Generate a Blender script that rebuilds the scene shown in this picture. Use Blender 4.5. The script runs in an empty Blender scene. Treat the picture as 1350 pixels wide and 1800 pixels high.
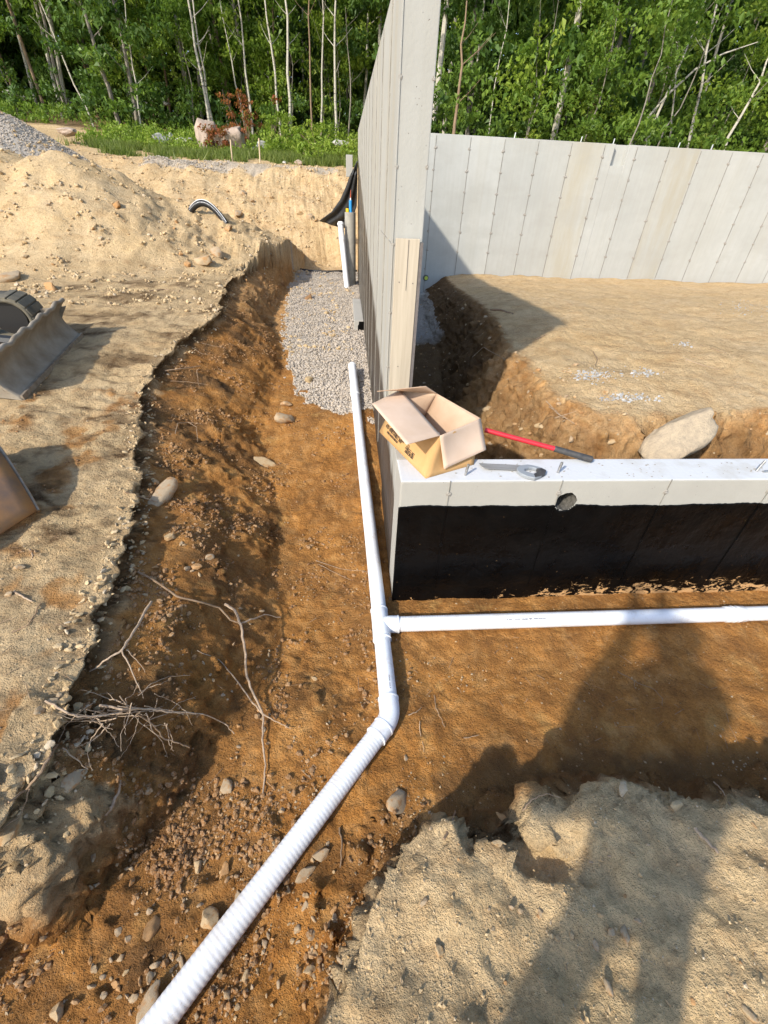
import bpy, bmesh, math, random
import numpy as np
from mathutils import Vector, Matrix
scene = bpy.context.scene
COL = scene.collection
rng = np.random.default_rng(7)
random.seed(7)

# ------------------------------------------------------------------ camera
PITCH, YAW, ROLL = math.radians(36.668), math.radians(5.852), math.radians(-2.801)
FPX, CX, CY = 765.66, 675.0, 900.0
CAMP = np.array([-0.314, -2.168, 2.42])
_cy, _sy, _cp, _sp = math.cos(YAW), math.sin(YAW), math.cos(PITCH), math.sin(PITCH)
_fw = np.array([_sy*_cp, _cy*_cp, -_sp]); _rt = np.array([_cy, -_sy, 0.0]); _dn = np.cross(_fw, _rt)
_cr, _sr = math.cos(ROLL), math.sin(ROLL)
_r2 = _cr*_rt + _sr*_dn; _d2 = -_sr*_rt + _cr*_dn
RM = np.array([_r2, _d2, _fw])
cam = bpy.data.cameras.new('camera'); camo = bpy.data.objects.new('camera', cam); COL.objects.link(camo)
camo.matrix_world = Matrix(((_r2[0], -_d2[0], -_fw[0], CAMP[0]), (_r2[1], -_d2[1], -_fw[1], CAMP[1]),
                            (_r2[2], -_d2[2], -_fw[2], CAMP[2]), (0, 0, 0, 1)))
cam.sensor_fit = 'VERTICAL'; cam.sensor_height = 24.0; cam.sensor_width = 18.0
cam.lens = FPX*24.0/1800.0
cam.clip_start = 0.02; cam.clip_end = 500
scene.camera = camo

# ------------------------------------------------------------------ light
SUN_EL = math.radians(34.6)
AZ = math.atan2(1.02, 1.03)                 # shadows run towards +x +y
world = bpy.data.worlds.new('World'); scene.world = world; world.use_nodes = True
wn = world.node_tree.nodes; wn.clear()
sky = wn.new('ShaderNodeTexSky'); sky.sky_type = 'NISHITA'; sky.sun_disc = False
sky.sun_elevation = SUN_EL; sky.sun_rotation = AZ + math.pi
sky.air_density = 1.0; sky.dust_density = 1.0
bg = wn.new('ShaderNodeBackground'); bg.inputs[1].default_value = 0.15
wo = wn.new('ShaderNodeOutputWorld')
world.node_tree.links.new(sky.outputs[0], bg.inputs[0]); world.node_tree.links.new(bg.outputs[0], wo.inputs[0])
sun = bpy.data.lights.new('sun', 'SUN'); sun.energy = 2.7; sun.angle = math.radians(1.5); sun.color = (1.0, 0.93, 0.80)
suno = bpy.data.objects.new('sun', sun); COL.objects.link(suno)
suno.location = (-20, -22, 22)
_d = Vector((1.02, 1.03, -1.0)).normalized()
suno.rotation_euler = _d.to_track_quat('-Z', 'Y').to_euler()
scene.render.engine = 'CYCLES'
scene.view_settings.view_transform = 'Standard'; scene.view_settings.look = 'None'
scene.view_settings.gamma = 1.0; scene.view_settings.exposure = 1.02
scene.view_settings.use_curve_mapping = False
scene.cycles.max_bounces = 6

# ------------------------------------------------------------------ picture point -> place in the world
def ray(px, py):
    d = RM.T @ np.array([px-CX, py-CY, FPX]); return d
def wZ(px, py, Z):
    d = ray(px, py); return CAMP + d*((Z-CAMP[2])/d[2])
def wY(px, py, Y):
    d = ray(px, py); return CAMP + d*((Y-CAMP[1])/d[1])
def wX(px, py, X):
    d = ray(px, py); return CAMP + d*((X-CAMP[0])/d[0])

# ------------------------------------------------------------------ noise
_P = rng.permutation(256); _P = np.concatenate([_P, _P, _P]).astype(np.int32)
_ang = rng.random(256)*2*np.pi; _G2 = np.stack([np.cos(_ang), np.sin(_ang)], 1)
_g3 = rng.normal(size=(256, 3)); _G3 = _g3/np.linalg.norm(_g3, axis=1)[:, None]
def perlin2(x, y):
    xi = np.floor(x).astype(np.int64); yi = np.floor(y).astype(np.int64)
    xf = x-xi; yf = y-yi; xi &= 255; yi &= 255
    u = xf*xf*xf*(xf*(xf*6-15)+10); v = yf*yf*yf*(yf*(yf*6-15)+10)
    def g(ix, iy, dx, dy):
        h = _P[_P[ix]+iy]; return _G2[h, 0]*dx+_G2[h, 1]*dy
    a = g(xi, yi, xf, yf); b = g((xi+1) & 255, yi, xf-1, yf)
    c = g(xi, (yi+1) & 255, xf, yf-1); d = g((xi+1) & 255, (yi+1) & 255, xf-1, yf-1)
    return (a+u*(b-a) + v*((c+u*(d-c))-(a+u*(b-a))))*1.5
def perlin3(x, y, z):
    xi = np.floor(x).astype(np.int64); yi = np.floor(y).astype(np.int64); zi = np.floor(z).astype(np.int64)
    xf = x-xi; yf = y-yi; zf = z-zi; xi &= 255; yi &= 255; zi &= 255
    u, v, w = [t*t*(3-2*t) for t in (xf, yf, zf)]
    out = 0
    for dx in (0, 1):
        for dy in (0, 1):
            for dz in (0, 1):
                h = _P[_P[_P[(xi+dx) & 255]+((yi+dy) & 255)]+((zi+dz) & 255)]
                g = _G3[h]
                val = g[..., 0]*(xf-dx)+g[..., 1]*(yf-dy)+g[..., 2]*(zf-dz)
                out = out + val*(u if dx else 1-u)*(v if dy else 1-v)*(w if dz else 1-w)
    return out*1.5
def fbm2(x, y, sc, oc=4, gain=0.5, off=0.0):
    r = 0; a = 1.0
    for i in range(oc):
        r = r + a*perlin2(x*sc+off+i*17.3, y*sc-off*0.7+i*9.1); a *= gain; sc *= 2.03
    return r
def fbm3(x, y, z, sc, oc=3, gain=0.5, off=0.0):
    r = 0; a = 1.0
    for i in range(oc):
        r = r + a*perlin3(x*sc+off+i*7.3, y*sc-off+i*3.1, z*sc+i*5.7); a *= gain; sc *= 2.03
    return r
def worley(x, y, cell, seed=0, keep=1.0):
    """rounded lumps on a jittered grid: height 0..1"""
    X = x/cell; Y = y/cell; xi = np.floor(X).astype(np.int64); yi = np.floor(Y).astype(np.int64); out = np.zeros_like(X)
    for dx in (-1, 0, 1):
        for dy in (-1, 0, 1):
            cx = xi+dx; cy = yi+dy; h = _P[_P[(cx+seed*7) & 255]+((cy+seed*13) & 255)]; h2 = _P[h+31]; h3 = _P[h+97]
            r = .22+.38*(h3/255.)**2
            d = np.hypot(X-(cx+.15+.7*h/255.), Y-(cy+.15+.7*h2/255.))/r
            out = np.maximum(out, np.sqrt(np.clip(1-d*d, 0, 1))*r*2*(_P[h+200] < 255*keep))
    return out
def sstep(a, b, x):
    t = np.clip((x-a)/(b-a), 0, 1); return t*t*(3-2*t)
def lerp(a, b, t): return a+(b-a)*t

# ------------------------------------------------------------------ the ground's shape
def tab(y, pts):
    pts = sorted(pts); return np.interp(y, [p[0] for p in pts], [p[1] for p in pts])
RIM = [(-3.6, -3.4), (-2.6, -2.95), (-1.75, -2.0), (-1.52, -1.53), (-1.32, -1.52), (-1.27, -1.49), (-0.97, -1.56), (-0.58, -1.67), (-0.05, -1.71),
       (0.5, -1.83), (1.2, -2.02), (1.89, -2.15), (3.2, -2.14), (4.5, -2.10), (5.5, -2.25), (6.5, -2.37), (8.0, -2.2), (9.5, -1.98), (10.3, -1.88)]
SHELF_POLY = [(-1.53, -1.52), (-1.52, -1.32), (-1.49, -1.26), (-1.56, -.97), (-1.67, -.58), (-1.71, -.05), (-1.83, .5), (-2.05, 1.2), (-2.24, 1.89), (-2.34, 2.5), (-2.24, 3.2),
              (-2.1, 4.5), (-2.25, 5.5), (-2.37, 6.56), (-2.2, 8), (-1.98, 9.5), (-1.85, 10.6), (-2.2, 11.4), (-3, 12.2), (-3, 60), (-100, 60), (-100, -6), (-3.4, -6), (-2.9, -2.7), (-2.1, -1.72), (-1.7, -1.6)]
FACE_W = [(-1.5, .24), (-1.2, .40), (-.8, .68), (-.45, .90), (.6, .95), (1.4, 1.05), (2.6, 1.05), (3.6, .95), (5.3, .8), (8, .5), (9.5, .3)]
FLOOR = [(-3.6, 0.05), (0.0, 0.0), (0.7, 0.03), (1.07, 0.07), (1.6, 0.15), (2.3, 0.22), (3.0, 0.28), (5.0, 0.34), (8.0, 0.42), (9.5, 0.5), (10.8, 0.56), (11.6, 0.62), (14, 0.8)]
SHELF = [(-3.6, 0.6), (0.4, 0.6), (1.9, 0.75), (3.2, 0.90), (6.5, 1.03), (10.5, 1.08), (14, 1.1)]
def poly_sd(x, y, poly):
    """signed distance to a polygon, inside positive"""
    P = np.array(poly); Q = np.roll(P, -1, 0)
    d = np.full(x.shape, 1e9); ins = np.zeros(x.shape, bool)
    for (ax, ay), (bx, by) in zip(P, Q):
        ex, ey = bx-ax, by-ay; wx, wy = x-ax, y-ay
        t = np.clip((wx*ex+wy*ey)/(ex*ex+ey*ey), 0, 1)
        d = np.minimum(d, (wx-ex*t)**2+(wy-ey*t)**2)
        c = ((ay > y) != (by > y)) & (x < (bx-ax)*(y-ay)/(by-ay+1e-12)+ax)
        ins ^= c
    d = np.sqrt(d); return np.where(ins, d, -d)
NEAR_MOUND = [(-0.80, -2.50), (-0.42, -2.03), (-.35, -1.94), (-.31, -1.85), (-.26, -1.74), (-.19, -1.68), (-.15, -1.63), (-.05, -1.57), (.08, -1.55), (.19, -1.60), (.31, -1.58),
              (.43, -1.54), (.54, -1.56), (.66, -1.51), (.79, -1.48), (.89, -1.53), (.94, -1.57), (1.03, -1.54), (1.13, -1.58), (1.36, -1.60), (2.4, -1.58), (4.5, -1.6), (9, -1.7), (9, -6), (-3.0, -6), (-1.7, -3.6)]
IN_MOUND = [(2.25, 11.0), (2.1, 8.5), (1.95, 6.5), (1.88, 5.3), (1.65, 3.6), (1.53, 2.75), (1.5, 2.0), (1.5, 1.35), (1.68, 1.0), (1.95, 0.88), (2.2, 0.95),
            (2.6, 0.98), (3.2, 1.05), (6, 1.1), (20, 1.2), (20, 11)]
PILE_C = (-8.2, 9.6)
def Hbase(x, y):
    # wandering coordinates so that every edge is ragged
    wx = x + 0.060*fbm2(x, y, 1.7, 3, off=3.1)+0.022*fbm2(x, y, 8.0, 2, off=8.4)
    wy = y + 0.060*fbm2(x, y, 1.6, 3, off=21.7)+0.022*fbm2(x, y, 8.0, 2, off=14.4)
    floor = tab(wy, FLOOR); shelf = tab(wy, SHELF); rim = tab(wy, RIM)
    # left bank
    t = -poly_sd(wx, wy, SHELF_POLY)/tab(wy, FACE_W)
    g = 0.20*sstep(0.0, 0.07, t)+0.80*np.clip((t-0.07)/0.93, 0, 1)
    g = np.clip(g + 0.10*np.exp(-((t-0.5)/0.25)**2)*fbm2(x, y, 2.2, 2, off=5.5) - 0.07*sstep(.1, .4, t)*(1-sstep(.7, 1., t)), 0, 1)
    out = shelf + (floor-shelf)*g
    out = out - 0.05*sstep(-0.35, 0.0, t)*(1-sstep(0.0, 0.05, t))*0.4
    # shelf surface, a little higher and rutted away from the edge
    away = np.clip(rim-wx, 0, 6)
    out = out + sstep(0.1, .6, away)*(y > -1.4)*(0.016*fbm2(x*.8+y*.2, y*1.1, 2.0, 4, .6, off=81.) + .012*np.abs(fbm2(x, y, 8., 3, .6, off=82.)))
    rut = np.exp(-((x+2.45+0.15*np.sin(y*0.6))/0.22)**2)*sstep(0.5, 2.0, y)*(1-sstep(9, 10.5, y))
    out = out - 0.035*rut + 0.011*rut*np.sin(y*36+x*8+2*fbm2(x, y, 3., 2))*(1-sstep(5., 7., y))
    # trench floor: hollow along the pipe, sag against the near mound
    out = out - 0.03*np.exp(-((y+0.7)/0.4)**2)*sstep(0.0, 0.5, x)
    out = out - 0.05*np.exp(-((x+0.45)/0.22)**2)*np.exp(-((y-0.2)/0.9)**2)
    out = out + 0.07*np.exp(-((x+0.55)/0.28)**2)*np.exp(-((y+0.95)/0.35)**2)
    out = out + 0.05*np.exp(-((x+0.55)/0.35)**2)*np.exp(-((y-2.35)/0.35)**2)
    # near mound
    sd = poly_sd(wx, wy, NEAR_MOUND)
    fw = lerp(0.07, 0.26, sstep(-0.15, 0.35, x))
    prof = np.clip((sd+fw)/fw, 0, 1)
    prof = np.where(prof < 0.55, prof/0.55*0.42, 0.42+0.58*((prof-0.55)/0.45)**0.6)
    top = 0.46 + 0.03*sstep(0.0, .3, sd) + 0.022*fbm2(x, y, 5.5, 3, .55, off=64.)*sstep(0, .1, sd) + .018*worley(x+.03*perlin2(x*9, y*9), y, .24, 5, .6)*sstep(.02, .1, sd) + 0.02*fbm2(x, y, 2.5, 2, off=1.2)
    # a gully bitten into its edge
    gx, gy = 0.16, -1.58; hx, hy = 0.58, -1.74
    tt = np.clip(((x-gx)*(hx-gx)+(y-gy)*(hy-gy))/((hx-gx)**2+(hy-gy)**2), 0, 1)
    gd = np.hypot(x-(gx+(hx-gx)*tt), y-(gy+(hy-gy)*tt)) + 0.02*fbm2(x, y, 12, 2)
    top = top - 0.17*(1-0.75*tt)*(1-sstep(0.015, 0.10, gd))
    top = top + 0.05*np.exp(-(np.hypot(x-0.62, y+1.56)/0.12)**2)-.03*np.exp(-(np.hypot(x-0.28, y+1.88)/0.20)**2)
    out = out + (top-out)*np.where(sd > -fw, prof, 0)
    # dirt pile behind the shelf
    px = wx-PILE_C[0]; py = wy-PILE_C[1]
    r = np.hypot(px/1.15, py/1.0)
    h1 = 3.45 - 0.60*np.sqrt(r*r+0.9)
    r2 = np.hypot((wx+5.9)/1.2, (wy-9.4)); h2 = 3.05-0.62*np.sqrt(r2*r2+0.35)
    r4 = np.hypot((wx+4.1)/1.3, (wy-9.9)); h4 = 2.35-0.55*np.sqrt(r4*r4+0.3)
    hp = np.maximum(np.maximum(h1, h2), h4) + 0.10*fbm2(x, y, 0.9, 3, off=2.2) + 0.035*fbm2(x, y, 4.0, 3, off=2.2)
    gully = np.abs(fbm2(x*1.0+0.3*y, y*0.35, 3.0, 2, off=9.3))
    hp = hp - 0.05*(1-sstep(0.0, 0.25, gully))*sstep(1.2, 1.8, hp)
    out = out + np.log1p(np.exp(np.clip((hp-out)*12, -30, 30)))/12 * (y > 1.0) * (x < -2.3+0.3*np.minimum(y-8, 3))
    # far bank, grass land behind it, the rise under the forest
    by = wy + 0.25*fbm2(x, y, 0.6, 2, off=4.0)
    z0 = lerp(shelf, 0.62, sstep(-2.4, -1.6, wx))
    fb = lerp(z0, 1.45, sstep(11.1, 12.3, by)) + 1.38*np.clip((by-12.2)/3.5, 0, 1)**0.9
    far = fb + 0.55*np.clip((by-15.9)/4.5, 0, 1) + np.clip(by-20, 0, 14)*0.115 + 0.35*sstep(-7, -12, x)*sstep(14, 17, y)
    far = far + sstep(11.3, 12.5, y)*(1-sstep(15.5, 16.5, y))*(0.10*fbm2(x, y, 1.1, 3, off=51.)+0.035*fbm2(x, y, 5., 3, off=52.))
    out = np.where(y > 10.3, np.maximum(out, far), out)
    # gravel pile
    rg = np.hypot((x+9.6)/1.15, (y-14.0)); hg = 3.88-0.66*np.sqrt(rg*rg+0.10)
    out = np.maximum(out, hg)
    # ground outside the back wall, right-hand side
    back = 3.10+0.04*np.clip(y-11, 0, 30)
    out = lerp(out, np.maximum(out, back), sstep(0.15, 1.2, x)*sstep(10.30, 10.37, y))
    # inside the foundation
    pit = 0.16+0.05*fbm2(x, y, 1.5, 2, off=7.7)
    pit = pit+0.12*np.exp(-((x-0.9)/0.35)**2)*np.exp(-((y-2.2)/0.8)**2)
    sdi = poly_sd(wx, wy, IN_MOUND)
    fwi = lerp(0.36, 0.62, sstep(1.0, 3.0, y))
    pr = np.clip((sdi+fwi)/fwi, 0, 1); pr = np.where(pr < 0.6, pr*0.72/0.6*0.95, 0.684+0.316*((pr-0.6)/0.4)**0.7)
    mt = 1.03+0.07*sstep(0, .6, sdi) - 0.36*sstep(3.5, 10.0, y) + 0.05*fbm2(x, y, 0.8, 3, off=6.1)*sstep(0, .8, sdi)
    inn = pit + (mt-pit)*np.where(sdi > -fwi, pr, 0)
    ins = sstep(0.06, 0.12, x)*sstep(0.10, 0.17, y)*(1-sstep(10.20, 10.30, y))
    return lerp(out, inn, ins)
def H(x, y):
    h = Hbase(x, y)
    near = 1-sstep(12, 22, y)
    h = h + near*(0.020*fbm2(x, y, 3.2, 4, off=11.)+0.006*fbm2(x, y, 24, 3, gain=.6, off=31.))
    # clods and dips on the disturbed trench soil
    rough = sstep(0.9, 0.5, h)*(x < 0.1)*(y < 3)
    n = fbm2(x, y, 9, 2, off=77.)
    wx = x+.02*perlin2(x*20, y*20); wy = y+.02*perlin2(x*20+9, y*20)
    dens = sstep(-.15, .45, fbm2(x, y, 2.2, 3, off=140.))
    lump = .030*worley(wx, wy, .11, 1, .55)+.016*worley(wx, wy, .052, 2, .7)
    sdm = poly_sd(x, y, NEAR_MOUND); sds = poly_sd(x, y, SHELF_POLY)
    slope_z = sstep(.02, -.1, sds)*sstep(-1.25, -.95, sds)
    low_z = (x < .15)*sstep(-.7, -1.1, y)*(sdm < -.05)
    edge_z = sstep(-.22, .0, sds)*(1-sstep(.0, .18, sds))*(y < 9)
    amp = rough*(.25+.75*np.maximum(slope_z, low_z))*dens + .5*edge_z*dens + .35*(sdm > -.3)*(sdm < .12)*(y < -1)*dens
    amp = np.maximum(amp, .9*(x < -.3)*sstep(5, 8, y)*(1-sstep(15.5, 16.5, y))*(sds > .3)*dens*1.6)
    ink = (x > .3)*(y > .35)*(y < 10)*sstep(.10, -.1, poly_sd(x, y, IN_MOUND)); amp = np.maximum(amp, ink*1.2*dens)
    return h + rough*0.010*np.maximum(n, -0.2) + amp*lump

# ------------------------------------------------------------------ materials
def nodes_of(name):
    m = bpy.data.materials.new(name); m.use_nodes = True
    nt = m.node_tree; b = nt.nodes['Principled BSDF']
    return m, nt, b
class N:
    """tiny node-tree helper"""
    def __init__(s, nt): s.nt = nt
    def new(s, t, **kw):
        n = s.nt.nodes.new(t)
        for k, v in kw.items(): setattr(n, k, v)
        return n
    def link(s, a, b): s.nt.links.new(a, b)
    def coord(s, scale=(1, 1, 1), kind='Object'):
        tc = s.new('ShaderNodeTexCoord'); mp = s.new('ShaderNodeMapping'); mp.inputs['Scale'].default_value = scale
        s.link(tc.outputs[kind], mp.inputs[0]); return mp.outputs[0]
    def noise(s, vec, scale, detail=4, rough=0.55, lo=0.3, hi=0.7, dist=0.0):
        n = s.new('ShaderNodeTexNoise'); n.inputs['Scale'].default_value = scale; n.inputs['Detail'].default_value = detail
        n.inputs['Roughness'].default_value = rough; n.inputs['Distortion'].default_value = dist
        s.link(vec, n.inputs['Vector'])
        return s.rng(n.outputs['Fac'], lo, hi)
    def rng(s, val, lo, hi, a=0.0, b=1.0):
        r = s.new('ShaderNodeMapRange'); s.link(val, r.inputs[0])
        r.inputs[1].default_value = lo; r.inputs[2].default_value = hi; r.inputs[3].default_value = a; r.inputs[4].default_value = b
        return r.outputs[0]
    def voro(s, vec, scale, feature='F1', out='Distance', rnd=1.0):
        n = s.new('ShaderNodeTexVoronoi'); n.feature = feature; n.inputs['Scale'].default_value = scale
        n.inputs['Randomness'].default_value = rnd
        s.link(vec, n.inputs['Vector']); return n.outputs[out]
    def mix(s, fac, a, b, mode='MIX'):
        m = s.new('ShaderNodeMix', data_type='RGBA'); m.blend_type = mode
        if isinstance(fac, (int, float)): m.inputs[0].default_value = fac
        else: s.link(fac, m.inputs[0])
        for v, i in ((a, 6), (b, 7)):
            if isinstance(v, tuple): m.inputs[i].default_value = (*v[:3], 1)
            else: s.link(v, m.inputs[i])
        return m.outputs[2]
    def math(s, op, a, b=0.0, clamp=False):
        m = s.new('ShaderNodeMath', operation=op); m.use_clamp = clamp
        for v, i in ((a, 0), (b, 1)):
            if isinstance(v, (int, float)): m.inputs[i].default_value = v
            else: s.link(v, m.inputs[i])
        return m.outputs[0]
    def bump(s, h, strength=0.5, dist=0.01, normal=None):
        b = s.new('ShaderNodeBump'); b.inputs['Strength'].default_value = strength; b.inputs['Distance'].default_value = dist
        s.link(h, b.inputs['Height'])
        if normal is not None: s.link(normal, b.inputs['Normal'])
        return b.outputs[0]
    def attr(s, name):
        a = s.new('ShaderNodeAttribute'); a.attribute_name = name; return a
    def sep(s, v):
        n = s.new('ShaderNodeSeparateColor'); s.link(v, n.inputs[0]); return n.outputs
    def sepxyz(s, v):
        n = s.new('ShaderNodeSeparateXYZ'); s.link(v, n.inputs[0]); return n.outputs
def simple(name, col, rough=0.6, metal=0.0, col2=None, scale=20.0, bump=0.0, bscale=60.0, bdist=0.004, spec=0.5, obj_rand=0.0, stretch=(1, 1, 1)):
    m, nt, b = nodes_of(name); n = N(nt); v = n.coord(stretch)
    c = col
    if col2 is not None: c = n.mix(n.noise(v, scale, 5, .6), col, col2)
    if obj_rand > 0:
        oi = n.new('ShaderNodeObjectInfo'); hs = n.new('ShaderNodeHueSaturation')
        n.link(n.rng(oi.outputs['Random'], 0, 1, 1-obj_rand, 1+obj_rand), hs.inputs['Value'])
        hs.inputs['Fac'].default_value = 1.0
        if isinstance(c, tuple): hs.inputs['Color'].default_value = (*c, 1)
        else: n.link(c, hs.inputs['Color'])
        c = hs.outputs[0]
    if isinstance(c, tuple): b.inputs['Base Color'].default_value = (*c, 1)
    else: n.link(c, b.inputs['Base Color'])
    b.inputs['Roughness'].default_value = rough; b.inputs['Metallic'].default_value = metal
    b.inputs['Specular IOR Level'].default_value = spec
    if bump > 0: n.link(n.bump(n.noise(v, bscale, 5, .6, 0, 1), bump, bdist), b.inputs['Normal'])
    return m

DRY_A, DRY_B = (0.66, 0.50, 0.30), (0.52, 0.365, 0.195)
WET_A, WET_B = (0.58, 0.265, 0.062), (0.34, 0.135, 0.030)
DARK = (0.115, 0.066, 0.030)
def soil_mat():
    m, nt, b = nodes_of('soil'); n = N(nt); v = n.coord()
    at = n.attr('soil'); ch = n.sep(at.outputs['Color'])
    big = n.noise(v, 1.3, 5, .6); mid = n.noise(v, 9, 6, .65, .3, .72); fine = n.noise(v, 70, 4, .7, .25, .75); vf = n.noise(v, 260, 3, .7, .2, .8)
    dry = n.mix(big, DRY_A, (0.66, 0.465, 0.24)); dry = n.mix(n.math('MULTIPLY', mid, .55), dry, DRY_B)
    dry = n.mix(n.math('MULTIPLY', n.noise(v, 30, 3, .6, .58, .70), .5), dry, (0.24, .15, .075))
    dry = n.mix(n.math('MULTIPLY', n.noise(n.coord((1, 1.8, 1)), 3.1, 6, .7, .50, .68), .5), dry, (0.36, .215, .095))
    wet = n.mix(mid, WET_A, WET_B); wet = n.mix(n.math('MULTIPLY', big, .45), wet, (0.56, 0.28, 0.085))
    wet = n.mix(n.math('MULTIPLY', n.noise(v, 22, 5, .7, .55, .7), .6), wet, (0.105, 0.050, 0.02))
    patch = n.noise(v, 2.3, 6, .68, .40, .66)
    wet = n.mix(n.math('MULTIPLY', patch, .68), wet, (0.165, 0.078, 0.028))
    wet = n.mix(n.math('MULTIPLY', n.noise(n.coord((1.3, 1, 1)), 3.7, 4, .6, .60, .72), .55), wet, (0.62, 0.36, 0.12))
    # pale grit grains
    gd = n.voro(v, 85); gr = n.rng(gd, .10, .2, 1, 0)
    gc = n.voro(v, 85, out='Color'); gs = n.sep(gc)
    pick = n.math('MULTIPLY', gr, n.rng(gs[0], .72, .78))
    wfac = n.math('ADD', ch[0], n.rng(mid, 0, 1, -.18, .18), True)
    c = n.mix(wfac, dry, wet)
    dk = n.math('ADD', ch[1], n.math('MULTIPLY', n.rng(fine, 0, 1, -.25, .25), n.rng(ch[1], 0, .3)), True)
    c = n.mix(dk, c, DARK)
    c = n.mix(n.math('MULTIPLY', pick, n.rng(ch[2], 0, 1, .35, .8)), c, (0.46, .40, .31))
    grit2 = n.voro(v, 30, out='Color'); g2 = n.sep(grit2)
    gcol = n.mix(g2[1], (0.47, .44, .40), (0.34, .31, .28))
    c = n.mix(n.math('MULTIPLY', n.rng(ch[2], .55, .9), 0.85), c, gcol)
    al = n.new('ShaderNodeHueSaturation'); n.link(n.rng(fine, 0, 1, .76, 1.22), al.inputs['Value']); n.link(c, al.inputs['Color'])
    al2 = n.new('ShaderNodeHueSaturation'); n.link(n.rng(vf, 0, 1, .78, 1.22), al2.inputs['Value']); n.link(al.outputs[0], al2.inputs['Color'])
    n.link(al2.outputs[0], b.inputs['Base Color'])
    b.inputs['Roughness'].default_value = .93; b.inputs['Specular IOR Level'].default_value = .18
    h = n.math('ADD', n.math('MULTIPLY', mid, 1.0), n.math('MULTIPLY', fine, .55))
    h = n.math('ADD', h, n.math('MULTIPLY', vf, .22)); h = n.math('ADD', h, n.math('MULTIPLY', n.rng(gd, 0, .35, 1, 0), .22))
    n.link(n.bump(h, 1.0, .020), b.inputs['Normal'])
    return m
M = {}
M['soil'] = soil_mat()
def stone_mat(name, a, b_, c_, coat=.75, coatc=(.36, .175, .055)):
    m, nt, b = nodes_of(name); n = N(nt); v = n.coord()
    oi = n.new('ShaderNodeObjectInfo')
    at = n.attr('tone'); tn = n.sep(at.outputs['Color'])[0]
    r = n.math('FRACT', n.math('ADD', oi.outputs['Random'], tn))
    base = n.mix(n.rng(r, 0, .6), a, b_); base = n.mix(n.rng(r, .75, .9), base, c_)
    c = n.mix(n.math('MULTIPLY', n.noise(v, 35, 5, .65), .5), base, (0.27, .18, .09))
    c = n.mix(n.math('MULTIPLY', n.noise(v, 2.2, 4, .6, .50, .62), coat), c, coatc)
    n.link(n.mix(n.math('MULTIPLY', n.noise(v, 140, 3, .7, .45, .65), .3), c, (.55, .46, .33)), b.inputs['Base Color'])
    b.inputs['Roughness'].default_value = .85; b.inputs['Specular IOR Level'].default_value = .25
    n.link(n.bump(n.noise(v, 90, 5, .65, 0, 1), .5, .006), b.inputs['Normal'])
    return m
M['stone'] = stone_mat('stone', (.50, .355, .19), (.40, .31, .21), (.46, .235, .085))
M['clod'] = stone_mat('clod', (.30, .135, .038), (.21, .090, .026), (.34, .19, .085), .6, (.20, .09, .03))
M['clod_dry'] = stone_mat('clod_dry', (.60, .45, .26), (.50, .36, .19), (.52, .43, .31), .5, (.40, .25, .11))
M['gravel'] = stone_mat('gravel', (.50, .455, .41), (.40, .365, .33), (.56, .48, .39), 0.0)
M['boulder'] = simple('boulder', (.46, .36, .24), .85, col2=(.30, .24, .17), scale=6, bump=.6, bscale=18, bdist=.02)
M['white_rock'] = simple('white_rock', (.52, .50, .45), .85, col2=(.36, .34, .30), scale=4, bump=.6, bscale=14, bdist=.02, obj_rand=.15)
M['root'] = simple('root', (.34, .23, .14), .8, col2=(.18, .11, .06), scale=30, bump=.5, bscale=120, bdist=.003, obj_rand=.2)
M['root_pale'] = simple('root_pale', (.48, .36, .25), .75, col2=(.27, .18, .11), scale=40, bump=.4, bscale=120, bdist=.002)

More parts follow.
